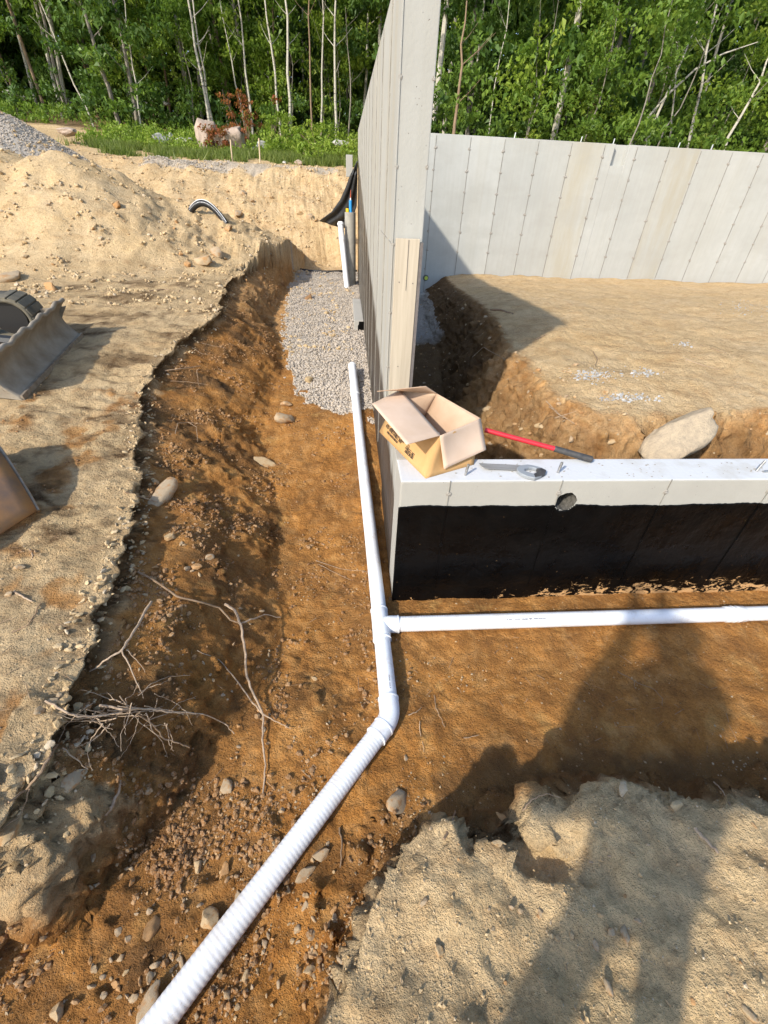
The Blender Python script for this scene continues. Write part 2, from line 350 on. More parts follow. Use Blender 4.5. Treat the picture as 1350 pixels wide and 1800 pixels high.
def concrete_mat(name, a, b_, streak=True, pits=True, tar=None):
    m, nt, b = nodes_of(name); n = N(nt); v = n.coord()
    big = n.noise(v, 1.1, 5, .6); mid = n.noise(v, 6, 6, .65)
    c = n.mix(big, a, b_); c = n.mix(n.math('MULTIPLY', mid, .35), c, tuple(x*.78 for x in a))
    if streak:
        vs = n.coord((14, 14, .35)); st = n.noise(vs, 1.0, 5, .65, .42, .72)
        c = n.mix(n.math('MULTIPLY', st, .42 if tar else .25), c, (0.31, .295, .255))
        vs2 = n.coord((3.2, 3.2, .12)); st2 = n.noise(vs2, 1.0, 3, .5, .50, .66)
        c = n.mix(n.math('MULTIPLY', st2, .35 if tar else .10), c, (0.36, .32, .24))
    if tar is None and streak:
        tc0 = n.new('ShaderNodeTexCoord'); x0 = n.sepxyz(tc0.outputs['Object'])[0]
        fl = n.math('FLOOR', n.math('DIVIDE', n.math('SUBTRACT', x0, 1.69), .765)); wn_ = n.new('ShaderNodeTexWhiteNoise'); wn_.noise_dimensions = '1D'; n.link(fl, wn_.inputs['W'])
        win = n.math('MULTIPLY', n.rng(x0, 4.72, 4.78), n.rng(x0, 5.52, 5.46)); win2 = n.math('MULTIPLY', n.rng(x0, 7.02, 7.08), n.rng(x0, 7.82, 7.76))
        c = n.mix(n.math('MULTIPLY', n.math('MULTIPLY', n.math('ADD', win, win2), .75), n.noise(n.coord((2.2, 2.2, .3)), 1.6, 6, .65, .3, .62)), c, (0.35, .315, .24))
        hs_ = n.new('ShaderNodeHueSaturation'); n.link(n.rng(wn_.outputs['Value'], 0, 1, 1.05, .93), hs_.inputs['Value']); n.link(c, hs_.inputs['Color']); c = hs_.outputs[0]
        c = n.mix(n.math('MULTIPLY', n.noise(n.coord((.6, .6, 1.3)), 1.1, 5, .6, .52, .6), .28), c, (.33, .32, .29))
    hgt = n.noise(v, 45, 4, .6, 0, 1)
    if pits:
        d = n.voro(v, 34); sp = n.sep(n.voro(v, 26, out='Color'))
        pit = n.math('MULTIPLY', n.rng(d, .05, .11, 1, 0), n.rng(sp[0], .82, .86))
        c = n.mix(pit, c, (0.16, .145, .12)); hgt = n.math('SUBTRACT', hgt, n.math('MULTIPLY', pit, 2.0))
    b.inputs['Roughness'].default_value = .82; b.inputs['Specular IOR Level'].default_value = .3
    if tar == 'grade':       # thin tar wash below the old grade line, left face of the tall wall
        tc = n.new('ShaderNodeTexCoord'); xyz = n.sepxyz(tc.outputs['Object'])
        line = n.math('ADD', n.math('MULTIPLY', xyz[1], .218), .66)
        wob = n.math('MULTIPLY', n.noise(v, 3.0, 4, .6, 0, 1), .25)
        below = n.math('SUBTRACT', n.math('ADD', line, wob), xyz[2])
        ragged = n.noise(n.coord((25, 25, .6)), 1.0, 6, .7, 0, 1)
        f = n.rng(n.math('ADD', below, n.math('MULTIPLY', ragged, .3)), .18, .30)
        vs3 = n.coord((30, 30, .5)); s3 = n.noise(vs3, 1, 6, .75, .28, .75)
        tcx = n.mix(n.rng(s3, .45, 1), (.028, .020, .015), (.20, .155, .11))
        isleft = n.new('ShaderNodeNewGeometry'); nx = n.sepxyz(isleft.outputs['Normal'])[0]
        f = n.math('MULTIPLY', f, n.rng(nx, -.5, -.9))
        c = n.mix(f, c, tcx)
        n.link(n.rng(f, 0, 1, .82, .45), b.inputs['Roughness'])
        hgt = n.math('ADD', hgt, n.math('MULTIPLY', n.math('MULTIPLY', s3, f), 1.2))
    n.link(c, b.inputs['Base Color'])
    n.link(n.bump(hgt, .45, .004), b.inputs['Normal'])
    return m
M['concrete'] = concrete_mat('concrete', (.41, .405, .375), (.335, .325, .295), tar='grade')
M['concrete_back'] = concrete_mat('concrete_back', (.445, .445, .42), (.385, .385, .36), pits=False)
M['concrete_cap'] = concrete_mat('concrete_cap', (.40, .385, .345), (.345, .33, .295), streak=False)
def cap_top():
    m = M['concrete_cap']; nt = m.node_tree; n = N(nt); b = nt.nodes['Principled BSDF']
    src = b.inputs['Base Color'].links[0].from_socket; v = n.coord()
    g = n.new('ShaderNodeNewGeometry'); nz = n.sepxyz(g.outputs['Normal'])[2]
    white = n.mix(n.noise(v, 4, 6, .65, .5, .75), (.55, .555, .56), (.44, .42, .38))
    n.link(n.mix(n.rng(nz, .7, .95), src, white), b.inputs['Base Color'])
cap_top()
M['footing'] = concrete_mat('footing', (.42, .40, .36), (.34, .32, .28), streak=False)

# ------------------------------------------------------------------ object helpers
def tag(o, label=None, cat=None, group=None, kind=None):
    if label: o['label'] = label
    if cat: o['category'] = cat
    if group: o['group'] = group
    if kind: o['kind'] = kind
    return o
def empty(name, loc=(0, 0, 0), rz=0.0):
    o = bpy.data.objects.new(name, None); o.location = loc; o.rotation_euler = (0, 0, rz); o.empty_display_size = .1
    COL.objects.link(o); return o
def link(name, me, mat=None, parent=None):
    if mat is not None and len(me.materials) == 0: me.materials.append(mat)
    o = bpy.data.objects.new(name, me); COL.objects.link(o)
    if parent is not None: o.parent = parent
    return o
def np_mesh(name, V, F, smooth=True):
    """V (n,3), F (m,k) all faces with k corners"""
    V = np.asarray(V, np.float32); F = np.asarray(F, np.int32); k = F.shape[1]
    me = bpy.data.meshes.new(name)
    me.vertices.add(len(V)); me.vertices.foreach_set('co', V.ravel())
    me.loops.add(F.size); me.loops.foreach_set('vertex_index', F.ravel())
    me.polygons.add(len(F)); me.polygons.foreach_set('loop_start', np.arange(0, F.size, k, dtype=np.int32))
    me.polygons.foreach_set('loop_total', np.full(len(F), k, np.int32))
    me.polygons.foreach_set('use_smooth', np.full(len(F), smooth))
    me.update(calc_edges=True); return me
class MB:
    """collects shapes into one bmesh, linked as one object"""
    def __init__(s): s.b = bmesh.new()
    def box(s, c, size, rot=None, bevel=0.0):
        mt = Matrix.Translation(c) @ (rot.to_4x4() if rot is not None else Matrix()) @ Matrix.Diagonal((*size, 1))
        r = bmesh.ops.create_cube(s.b, size=1.0, matrix=mt)
        if bevel > 0:
            es = list({e for v in r['verts'] for e in v.link_edges})
            bmesh.ops.bevel(s.b, geom=es, offset=bevel, segments=2, affect='EDGES', profile=.6)
        return s
    def tube(s, pts, rad, seg=12, cap=True):
        pts = [Vector(p) for p in pts]; n = len(pts)
        rad = [rad]*n if isinstance(rad, (int, float)) else list(rad)
        t0 = (pts[1]-pts[0]).normalized(); up = Vector((0, 0, 1)) if abs(t0.z) < .9 else Vector((0, 1, 0))
        nx = t0.cross(up).normalized(); rings = []
        for i, p in enumerate(pts):
            t = (pts[min(i+1, n-1)]-pts[max(i-1, 0)]).normalized()
            nx = (nx-t*nx.dot(t)).normalized(); ny = t.cross(nx)
            rings.append([s.b.verts.new(p+rad[i]*(math.cos(a)*nx+math.sin(a)*ny)) for a in [2*math.pi*k/seg for k in range(seg)]])
        for a, b in zip(rings, rings[1:]):
            for k in range(seg): s.b.faces.new((a[k], a[(k+1) % seg], b[(k+1) % seg], b[k]))
        if cap: s.b.faces.new(rings[0][::-1]); s.b.faces.new(rings[-1])
        return s
    def prism(s, poly, thick, normal=None):
        """closed outline (3D points), thickened along normal"""
        poly = [Vector(p) for p in poly]
        nn = Vector(normal).normalized() if normal is not None else (poly[1]-poly[0]).cross(poly[2]-poly[0]).normalized()
        a = [s.b.verts.new(p) for p in poly]; b = [s.b.verts.new(p-nn*thick) for p in poly]
        s.b.faces.new(a); s.b.faces.new(b[::-1]); k = len(a)
        for i in range(k): s.b.faces.new((a[i], b[i], b[(i+1) % k], a[(i+1) % k]))
        return s
    def build(s, name, mat, parent=None, smooth=False, loc=None):
        bmesh.ops.recalc_face_normals(s.b, faces=s.b.faces)
        if smooth:
            for f in s.b.faces: f.smooth = True
        me = bpy.data.meshes.new(name); s.b.to_mesh(me); s.b.free()
        if smooth: me.set_sharp_from_angle(angle=math.radians(40))
        o = link(name, me, mat, parent)
        if loc is not None: o.location = loc
        return o

# ------------------------------------------------------------------ ground sheet
def spaced(a, b, s0, centre, grow, lim):
    out = [centre]; p = centre; s = s0
    while p < b:
        if p > lim[1]: s *= grow
        p += s; out.append(p)
    p = centre; s = s0; lo = []
    while p > a:
        if p < lim[0]: s *= grow
        p -= s; lo.append(p)
    return np.array(lo[::-1]+out)
ys = spaced(-5.5, 130, 0.0125, 0.0, 1.0145, (-2.3, 1.2))
xs = spaced(-90, 110, 0.0145, 0.0, 1.030, (-2.6, 2.9))
XX, YY = np.meshgrid(xs, ys)
H0 = Hbase(XX, YY)
dx = np.gradient(xs)[None, :]
gx_ = np.gradient(H0, axis=1)/dx
w = np.sqrt(1+np.minimum(gx_**2, 9.0)*1.0)
k = np.ones(9)/9
w = np.apply_along_axis(lambda c: np.convolve(np.pad(c, 4, 'edge'), k, 'valid'), 0, w)
seg = 0.5*(w[:, 1:]+w[:, :-1])
cum = np.concatenate([np.zeros((len(ys), 1)), np.cumsum(seg, 1)], 1)   # in index space: keeps the base density
NX = len(xs)
X2 = np.empty_like(XX)
idx = np.arange(NX)
for r in range(len(ys)):
    X2[r] = np.interp(np.linspace(0, cum[r, -1], NX), cum[r], xs)
XX = X2
ZZ = H(XX, YY)
P3 = np.stack([XX, YY, ZZ], -1)
tx = np.gradient(P3, axis=1); ty = np.gradient(P3, axis=0)
nrm = np.cross(tx, ty); nrm /= np.linalg.norm(nrm, axis=-1, keepdims=True)
steep = sstep(0.18, 0.55, 1-nrm[..., 2])*(1-sstep(7.5, 9.8, YY)*.85)
offwall = 1-((XX > -0.06) & (XX < 0.33) & (YY > -0.06))*1.0
offwall *= 1-((YY > -0.06) & (YY < 0.36) & (XX > -0.06))*1.0
offwall *= 1-((YY > 9.9) & (YY < 10.7))*1.0
n3 = fbm3(XX, YY, ZZ, 5.0, 4, .55, off=3.3)
n3b = fbm3(XX, YY, ZZ, 16.0, 3, .6, off=13.3)
disp = steep*offwall*(0.075*n3+0.034*n3b)
P3 = P3 + nrm*disp[..., None]
# undercut just below the crust of the left bank: crust leans out, soil below falls back
rimx = np.interp(YY, [p[0] for p in sorted(RIM)], [p[1] for p in sorted(RIM)])
shz = np.interp(YY, [p[0] for p in sorted(SHELF)], [p[1] for p in sorted(SHELF)])
band = np.exp(-((ZZ-(shz-0.11))/0.07)**2)*steep*(XX < rimx+0.4)*(YY < 10)*(YY > -2)*(np.abs(XX-rimx) < .35)
P3[..., 0] -= 0.075*band*(0.6+0.8*np.clip(n3+.3, 0, 1))
crust = np.exp(-((ZZ-(shz-0.01))/0.03)**2)*sstep(.1, .4, steep)*(YY < 10)*(np.abs(XX-rimx) < .3)
P3[..., 0] += 0.03*crust*np.clip(n3b+.3, 0, 1)
NYr = len(ys)
I = np.arange(NYr*NX).reshape(NYr, NX)
F = np.stack([I[:-1, :-1].ravel(), I[:-1, 1:].ravel(), I[1:, 1:].ravel(), I[1:, :-1].ravel()], 1)
gme = np_mesh('ground', P3.reshape(-1, 3), F)
gme.materials.append(M['soil'])
# soil colour: R moist orange subsoil, G dark brown (topsoil, some painted shade), B pale grit and gravel
x, y, z = P3[..., 0], P3[..., 1], P3[..., 2]
nb = fbm2(x, y, 1.2, 4, off=40.); ns = fbm2(x, y, 6.0, 3, off=60.)
below = sstep(0.02, 0.12, shz-z-0.03+0.03*ns)*(x < 0.08)+sstep(.80, .70, z+.04*ns)*(x >= .08)*(y < .1)
wet = below*(1-sstep(10.0, 11.5, y))
wet = wet*lerp(1.0, 0.88, sstep(.35, .8, z)*(y < 2))
wet = wet*lerp(1.0, 0.72, sstep(4.0, 6.5, y))
sd_n = poly_sd(x, y, NEAR_MOUND)
wet = wet*(1-sstep(-0.18, -0.02, sd_n+0.04*ns)*sstep(0.22, 0.36, z))
wet = np.where((x < -1.0) & (y < -1.3), wet*lerp(.22, 1., sstep(.30, .08, z)), wet)  # grey silt bank face, made paler to offset the shade on it
sdi = poly_sd(x, y, IN_MOUND); inside = (x > 0.15) & (y > 0.2) & (y < 10.25)
facei = sstep(0.10, -0.05, sdi+0.05*ns)
wet = np.where(inside, facei*(0.55+0.35*nb)+0.12, wet)
wet = np.where(~inside & (y > 10.3), 0.10+0.12*nb, wet)
ye = np.exp(-((x+0.55)/.3)**2)*np.exp(-((y-2.4)/.4)**2)
wet = np.clip(wet, 0, 1)
dark = steep*sstep(0.02, 0.06, shz-z)*(1-sstep(.12, .30, shz-z+.06*ns))*(x < 0)*(y < 10)*0.75  # darker band on the steep face just below the crust
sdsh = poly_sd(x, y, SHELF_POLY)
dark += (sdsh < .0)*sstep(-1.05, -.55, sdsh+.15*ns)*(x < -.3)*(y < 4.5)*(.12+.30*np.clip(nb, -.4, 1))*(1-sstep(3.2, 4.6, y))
dark += .35*sstep(.15, .5, fbm2(x, y, 2.6, 4, .6, off=92.))*(x < 0)*(y < 2)*below
dark += 0.6*(x > 0.1)*(y < -0.9)*(y > -1.6)*sstep(-1.08, -1.25, y+.08*ns)*sstep(.42, .32, z)  # dark brown dirt before the near mound, partly its shade painted in
dark += np.where(inside, 0.55*facei*sstep(2.6, 3.2, y+.2*ns)+0.25*facei*np.clip(ns+.1, 0, 1), 0)  # tall wall's cast shadow painted into the mound face, plus random dark blotches
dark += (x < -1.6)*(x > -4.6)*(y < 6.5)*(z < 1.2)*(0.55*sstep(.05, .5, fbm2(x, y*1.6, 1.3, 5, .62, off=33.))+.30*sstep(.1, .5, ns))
wet += (x < -1.7)*(x > -3.2)*(y < 2.5)*(z < 1.0)*.8*sstep(.25, .6, fbm2(x, y, 1.4, 4, .6, off=133.))
dark += np.where(inside, .35*facei*sstep(.98, .72, z), 0)  # mound face darker towards its foot
forest = sstep(20.5, 22.0, y+1.0*nb)*0.8+ (x > 1)*(y > 10.6)*0.8
dark = np.where((x < -1.0) & (y < -1.2) & (z > .1), dark*.35, dark)  # same bank face: colour lightened to make up for its shade
shn = (sdsh > .05)*(x < -1.4)*(y < 7)*(z < 1.25)
dark += shn*(.10+.10*np.clip(nb+.3, 0, 1))
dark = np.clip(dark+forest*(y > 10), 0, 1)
gr = np.zeros_like(x)+0.15
gl = np.interp(y, [2.3, 3.0, 3.6, 5.3, 8, 10.6], [-0.2, -.85, -1.1, -1.4, -1.6, -1.65])
gravelzone = sstep(2.45, 2.65, y+.35*nb+0.25*(x+.5)*0)*(1-sstep(10.4, 10.9, y))*sstep(0.0, .12, x-gl+.12*ns)*(x < 0.06)
gr = np.maximum(gr, gravelzone)
gr = np.maximum(gr, sstep(14.9, 15.3, y+.3*nb)*(1-sstep(16.0, 16.5, y+.3*nb))*(x > -6.5)*(x < -.5)*0.8)
rg = np.hypot((x+9.6)/1.15, (y-14.0)); gp = sstep(.0, .05, 3.88-.66*np.sqrt(rg*rg+.10)-Hbase(x, y)+.08)
gr = np.maximum(gr, gp*(rg < 3.5)*(z > 2.4)*sstep(13.0-1.3, 13.2-1.2, y))
gr = np.maximum(gr, inside*(facei > .9)*(z < .35)*sstep(5, 6.5, y)*.9)
gr = np.maximum(gr, .5*(sd_n > -.05)*(y < -1.2))
wet = wet*(1-.8*(gr > .5)*(y > 2))
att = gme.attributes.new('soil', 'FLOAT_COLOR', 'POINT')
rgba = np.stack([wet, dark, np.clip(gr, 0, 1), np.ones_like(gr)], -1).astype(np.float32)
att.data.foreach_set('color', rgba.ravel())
ground = link('ground', gme); tag(ground, kind='structure')
GP = P3; GW = wet
bpy.context.view_layer.update()
def hit(px, py):
    """where the ground is under that point of the photograph"""
    d = Vector(ray(px, py)).normalized()
    ok, loc, nor, _ = ground.ray_cast(Vector(CAMP), d, distance=300)
    return (np.array(loc), np.array(nor)) if ok else (wZ(px, py, 0.5), np.array([0, 0, 1.]))
def gz(x, y):
    ok, loc, nor, _ = ground.ray_cast(Vector((x, y, 12)), Vector((0, 0, -1)))
    return loc[2] if ok else 0.0

# ------------------------------------------------------------------ concrete walls
def wall_grid_box(name, x0, x1, y0, y1, z0, z1, mat, parent=None):
    return MB().box(((x0+x1)/2, (y0+y1)/2, (z0+z1)/2), (x1-x0, y1-y0, z1-z0), bevel=.006).build(name, mat, parent)
def quad_prism(name, x0, x1, y0, y1, z0, z1, mat, parent=None): return wall_grid_box(name, x0, x1, y0, y1, z0, z1, mat, parent)
tie_b = bmesh.new()
bmesh.ops.create_uvsphere(tie_b, u_segments=9, v_segments=5, radius=.02, matrix=Matrix.Diagonal((1, .35, 1, 1)))
for v in tie_b.verts:
    v.co += Vector((.004*math.sin(v.co.z*300+v.co.x*90), 0, .004*math.cos(v.co.x*350)))
tie_me = bpy.data.meshes.new('form_tie'); tie_b.to_mesh(tie_me); tie_b.free()
M['tie'] = simple('tie', (.17, .145, .12), .8, col2=(.42, .40, .36), scale=90, bump=.8, bscale=160)
tie_me.materials.append(M['tie'])
def tie(parent, loc, rz=0.0, s=1.0, name='form_tie'):
    o = bpy.data.objects.new(name, tie_me); o.location = loc; o.rotation_euler = (0, random.uniform(-.6, .6), rz); o.scale = (s, s, s*random.uniform(.8, 1.1))
    COL.objects.link(o); o.parent = parent; return o
M['seam'] = simple('seam', (.16, .15, .13), .9, col2=(.30, .29, .26), scale=8)
# tall left wall
tall = empty('tall_concrete_wall', (0, 1.227, 0))
tag(tall, 'tall grey concrete wall seen end on, with tar stains low on its left face', 'wall')
def under(root, o):
    o.parent = root; o.matrix_parent_inverse = root.matrix_world.inverted() if False else Matrix.Translation(-Vector(root.location))
    return o
b = MB(); b.box((0.1015, (1.227+10.4)/2, 1.8), (.203, 10.4-1.227, 3.2), bevel=.007)
under(tall, b.build('wall', M['concrete']))
for i, yy in enumerate([1.84, 2.6, 3.36, 4.12, 4.88, 5.64, 6.4, 7.16, 7.92, 8.68]):
    under(tall, MB().box((-.002, yy, 1.85), (.008, .007, 3.05)).build('form_seam', M['seam']))
for (a, b_, z) in [(1.26, 1.5, 2.12), (1.62, 2.3, 2.12)]:
    under(tall, MB().box((-.002, (a+b_)/2, z), (.006, b_-a, .004)).build('form_seam', M['seam']))
under(tall, MB().box((.004, 1.2255, 2.2), (.006, .008, 2.36)).build('edge_fin', M['concrete']))
for z in (3.32, 2.92, 2.525, 2.115, 1.69, 1.296):
    o = tie(tall, (0, 0, 0)); o.matrix_parent_inverse = Matrix.Translation(-Vector(tall.location)); o.location = (0.008, 1.226, z); o.scale = (.65, .5, .65)
for z in (3.32, 2.92, 2.53, 2.12):
    o = tie(tall, (0, 0, 0)); o.matrix_parent_inverse = Matrix.Translation(-Vector(tall.location)); o.location = (0.196, 1.226, z); o.scale = (.6, .5, .6)
for yy in (1.84, 2.6, 3.36, 4.12, 4.88, 5.64):
    for z in (3.32, 2.92, 2.53, 2.12, 1.7):
        o = tie(tall, (0, 0, 0)); o.matrix_parent_inverse = Matrix.Translation(-Vector(tall.location)); o.location = (-.002, yy, z); o.rotation_euler = (0, 0, math.pi/2); o.scale = (.6, .6, .6)
# back wall with a beam pocket
backw = empty('back_concrete_wall', (6, 10.15, 0))
tag(backw, 'long pale concrete wall across the back, with vertical seams and a notched top', 'wall')
b = MB(); b.box(((.21+5.75)/2, 10.275, 1.75), (5.75-.21, .25, 3.30), bevel=.006)
b.box(((6.08+22)/2, 10.275, 1.75), (22-6.08, .25, 3.30), bevel=.006)
b.box(((5.75+6.08)/2, 10.275, 1.56), (6.08-5.75-.002, .246, 2.92))
b.box(((5.75+6.08)/2, 10.335, 3.21), (6.08-5.75-.002, .13, .376))
under(backw, b.build('wall', M['concrete_back']))
cols_x = [1.69+.765*i for i in range(-1, 15)]
for cx_ in cols_x:
    under(backw, MB().box((cx_, 10.1485, 1.75), (.013, .009, 3.24)).build('form_seam', M['seam']))
    for z in (3.16, 2.78, 2.40, 2.02, 1.62, 1.22, .83):
        if z < 1 and cx_ > 2.4: continue
        o = tie(backw, (0, 0, 0)); o.matrix_parent_inverse = Matrix.Translation(-Vector(backw.location)); o.location = (cx_+random.uniform(-.01, .01), 10.148, z+random.uniform(-.01, .01)); s_ = random.uniform(1.2, 1.8); o.scale = (s_*1.3, s_, s_*.8)
for sx in (3.45, 4.98, 5.74, 7.3, 8.1, 9.7, 11.2):       # anchor bolts standing out of the top
    under(backw, MB().tube([(sx, 10.27, 3.38), (sx+.01, 10.27, 3.50)], .012, 8).build('anchor_bolt', simple('bolt_far', (.6, .6, .58), .4, .6) if 'bolt_far' not in bpy.data.materials else bpy.data.materials['bolt_far']))
under(backw, MB().box((1.9, 10.0, .12), (3.4, .28, .34), bevel=.02).build('footing', M['footing']))
M['level_green'] = simple('level_green', (.55, .62, .08), .5)
v_ = MB(); v_.tube([(1.72, 10.135, .62), (1.72, 10.16, .62)], .07, 20); under(backw, v_.build('pipe_sleeve', simple('sleeve', (.10, .10, .09), .7), smooth=True))
under(backw, MB().tube([(1.73, 10.128, .615), (1.73, 10.14, .615)], .045, 16).build('sleeve_plug', M['level_green']))
# low front wall: capped concrete, tar coat, cored hole
low = empty('low_concrete_wall', (0, 0, 0))
tag(low, 'low concrete wall with pale top, black tar coat and one round hole', 'wall')
b = MB(); b.box((5.0, .135, .47), (10.0, .27, 1.10), bevel=.010)
body = b.build('wall', M['concrete_cap'], low)
hc = MB(); hc.tube([(1.068, -.2, .862), (1.068, .215, .862)], .068, 40)
cut = hc.build('cut', simple('hole_shade', (.13, .12, .105), .9, col2=(.05, .047, .04), scale=40, bump=.8, bscale=90))  # shade inside the hole put into its colour, darker than the wall
# rough the hole outline
for v in cut.data.vertices:
    a = math.atan2(v.co.z-.862, v.co.x-1.068); r = 1+.03*math.sin(5*a+1)+.025*math.sin(11*a)
    v.co.x = 1.068+(v.co.x-1.068)*r; v.co.z = .862+(v.co.z-.862)*r
def bool_cut(o, c):
    m = o.modifiers.new('b', 'BOOLEAN'); m.object = c; m.operation = 'DIFFERENCE'; m.solver = 'EXACT'; m.material_mode = 'TRANSFER'
    dg = bpy.context.evaluated_depsgraph_get(); me = bpy.data.meshes.new_from_object(o.evaluated_get(dg)); o.modifiers.clear(); o.data = me; bpy.data.objects.remove(c)
bool_cut(body, cut)
side = MB().box((.1015, .27+(1.225-.27)/2+.001, .47), (.203, 1.225-.27, 1.098), bevel=.006).build('side_wall', M['concrete'], low)
# tar coat: a sheet proud of the front face, wavy upper edge
def tar_mat():
    m, nt, b = nodes_of('tar'); n = N(nt); v = n.coord()
    tc = n.new('ShaderNodeTexCoord'); xyz = n.sepxyz(tc.outputs['Object'])
    b.inputs['Specular IOR Level'].default_value = .16
    # splashes of dry mud near the bottom
    vs = n.coord((4, 4, 8)); sm = n.noise(vs, 2.6, 9, .74, 0, 1, dist=.8)
    lowf = n.rng(xyz[2], .0, .30, .16, -.13); xf = n.rng(xyz[0], .6, 1.4, -.14, .02)
    sp = n.rng(n.math('ADD', n.math('ADD', sm, lowf), xf), .64, .67)
    dot = n.voro(v, 38); dr = n.sep(n.voro(v, 38, out='Color'))
    dots = n.math('MULTIPLY', n.rng(dot, .05, .09, 1, 0), n.rng(n.math('SUBTRACT', dr[0], n.rng(xyz[2], 0, .8, 0, .1)), .86, .9))
    f = n.math('MAXIMUM', sp, n.math('MULTIPLY', dots, .8))
    dull = n.noise(v, 3.5, 6, .65)
    c = n.mix(dull, (.0012, .0012, .0014), (.0035, .0033, .0033))
    n.link(n.mix(f, c, (.46, .27, .12)), b.inputs['Base Color'])
    n.link(n.math('ADD', n.rng(f, 0, 1, 0, .55), n.rng(dull, 0, 1, .20, .40)), b.inputs['Roughness'])
    hn = n.noise(v, 28, 4, .5, 0, 1); hv = n.noise(n.coord((18, 18, 2)), 1.0, 3, .5, 0, 1)
    n.link(n.bump(n.math('ADD', hn, n.math('MULTIPLY', hv, .8)), .35, .012), b.inputs['Normal'])
    return m
M['tar'] = tar_mat()
tx_ = np.concatenate([np.arange(-.004, 3.4, .01), np.arange(3.4, 5.2, .05), np.arange(5.2, 10, .2)]); nzr = 90
top_e = .835+.006*np.sin(tx_*3.1)+.014*fbm2(tx_, tx_*0+3, 3.0, 3)+.004*fbm2(tx_, tx_*0+9, 30., 2)
VV = []; 
for j in range(nzr):
    t = j/(nzr-1); zz = -.12+(top_e+.12)*t
    yy = -.0055-.003*fbm2(tx_, zz, 6.0, 2)*(t < .99) - .012*np.exp(-((zz+.0)/.06)**2)
    VV.append(np.stack([tx_, yy, zz], 1))
VV = np.array(VV); nn_ = len(tx_); I = np.arange(nzr*nn_).reshape(nzr, nn_)
keep = []
for j in range(nzr-1):
    for i in range(nn_-1):
        c = VV[j:j+2, i:i+2].reshape(-1, 3).mean(0)
        if math.hypot(c[0]-1.068, c[2]-.862) < .071: continue
        keep.append((I[j, i], I[j, i+1], I[j+1, i+1], I[j+1, i]))
tarm = np_mesh('tar_coat', VV.reshape(-1, 3), np.array(keep)); tarm.materials.append(M['tar'])
tar = link('tar_coat', tarm, parent=low)
sol = tar.modifiers.new('s', 'SOLIDIFY'); sol.thickness = .004; sol.offset = -1
for sx in (.30, 1.00, 1.71, 2.42, 3.13):
    MB().box((sx-.0, -.002, .93), (.004, .006, .19)).build('form_seam', M['seam'], low)
    tie(low, (sx, -.003, .93), 0, .9)
    MB().tube([(sx, -.0085, .83), (sx-.003, -.0095, .4), (sx, -.0085, .1)], [.003, .004, .003], 6).build('form_seam', M['tar'], low)
    o = tie(low, (sx, -.006, .52), 0, .7); o.material_slots[0].link = 'OBJECT'; o.material_slots[0].material = M['tar']
# crumbs and mortar chips on top
chip = MB()
for i in range(90):
    cx_, cy_ = random.choice([(random.uniform(.3, 1.6), random.uniform(.03, .24)), (random.uniform(1.6, 3.0), random.uniform(.03, .24))])
    s_ = random.uniform(.002, .006)
    bmesh.ops.create_icosphere(chip.b, subdivisions=1, radius=s_, matrix=Matrix.Translation((cx_, cy_, 1.02+s_*.4)) @ Matrix.Diagonal((1.4, 1, .6, 1)))
tag(chip.build('mortar_crumb', M['tie'], low), kind='stuff')
M['steel'] = simple('steel', (.50, .50, .50), .38, .85, col2=(.32, .31, .30), scale=40, bump=.2, bscale=300)
for (bx, by, dx_, dy_, lab) in [(.405, .07, .012, .004, 'galvanised anchor bolt standing in front of the cardboard box'), (1.005, .092, .010, .004, 'galvanised anchor bolt right of the saw handle'), (2.36, .10, .030, .008, 'leaning anchor bolt near the right end of the low wall')]:
    r = empty('anchor_bolt', (bx, by, 1.02)); tag(r, lab, 'bolt', 'anchor bolts set in the low wall')
    pts = [(0, 0, -.02), (dx_*.5, dy_*.5, .035), (dx_, dy_, .075)]
    MB().tube(pts, .0075, 10).build('rod', M['steel'], r, smooth=True)
    th = MB()
    for q in range(9): th.tube([(dx_*(.35+q*.075), dy_*(.35+q*.075), .026+q*.0052), (dx_*(.35+q*.075+.02), dy_*(.35+q*.075), .028+q*.0052)], .0088, 10)
    th.build('thread', M['steel'], r)
o = MB().tube([(2.395, .085, 1.026), (2.46, .092, 1.03)], .007, 8).build('bolt_end', M['steel'])
tag(o, 'short steel bolt lying beside the leaning anchor bolt', 'bolt')
# left side of the low wall corner footing piece along the tall wall
yn, yf = float(wZ(641, 564, .52)[1]), float(wZ(633, 525, .52)[1])
ft = empty('strip_footing', (-.08, 8.2, .2)); tag(ft, 'rough concrete footing at the tall wall foot, its near end tarred black', 'footing')
b = MB(); b.box((-.085, (yn+yf)/2, .27), (.166, yf-yn, .50), bevel=.012); f_ = under(ft, b.build('footing', M['footing']))
b = MB(); yt = yn-.008; poly = [(-.002, yt, .51), (-.085, yt, .51), (-.09, yt, .46), (-.105, yt, .44), (-.10, yt, .0), (-.002, yt, .0)]
under(ft, b.prism(poly, .012, (0, 1, 0)).build('tar_patch', M['tar']))

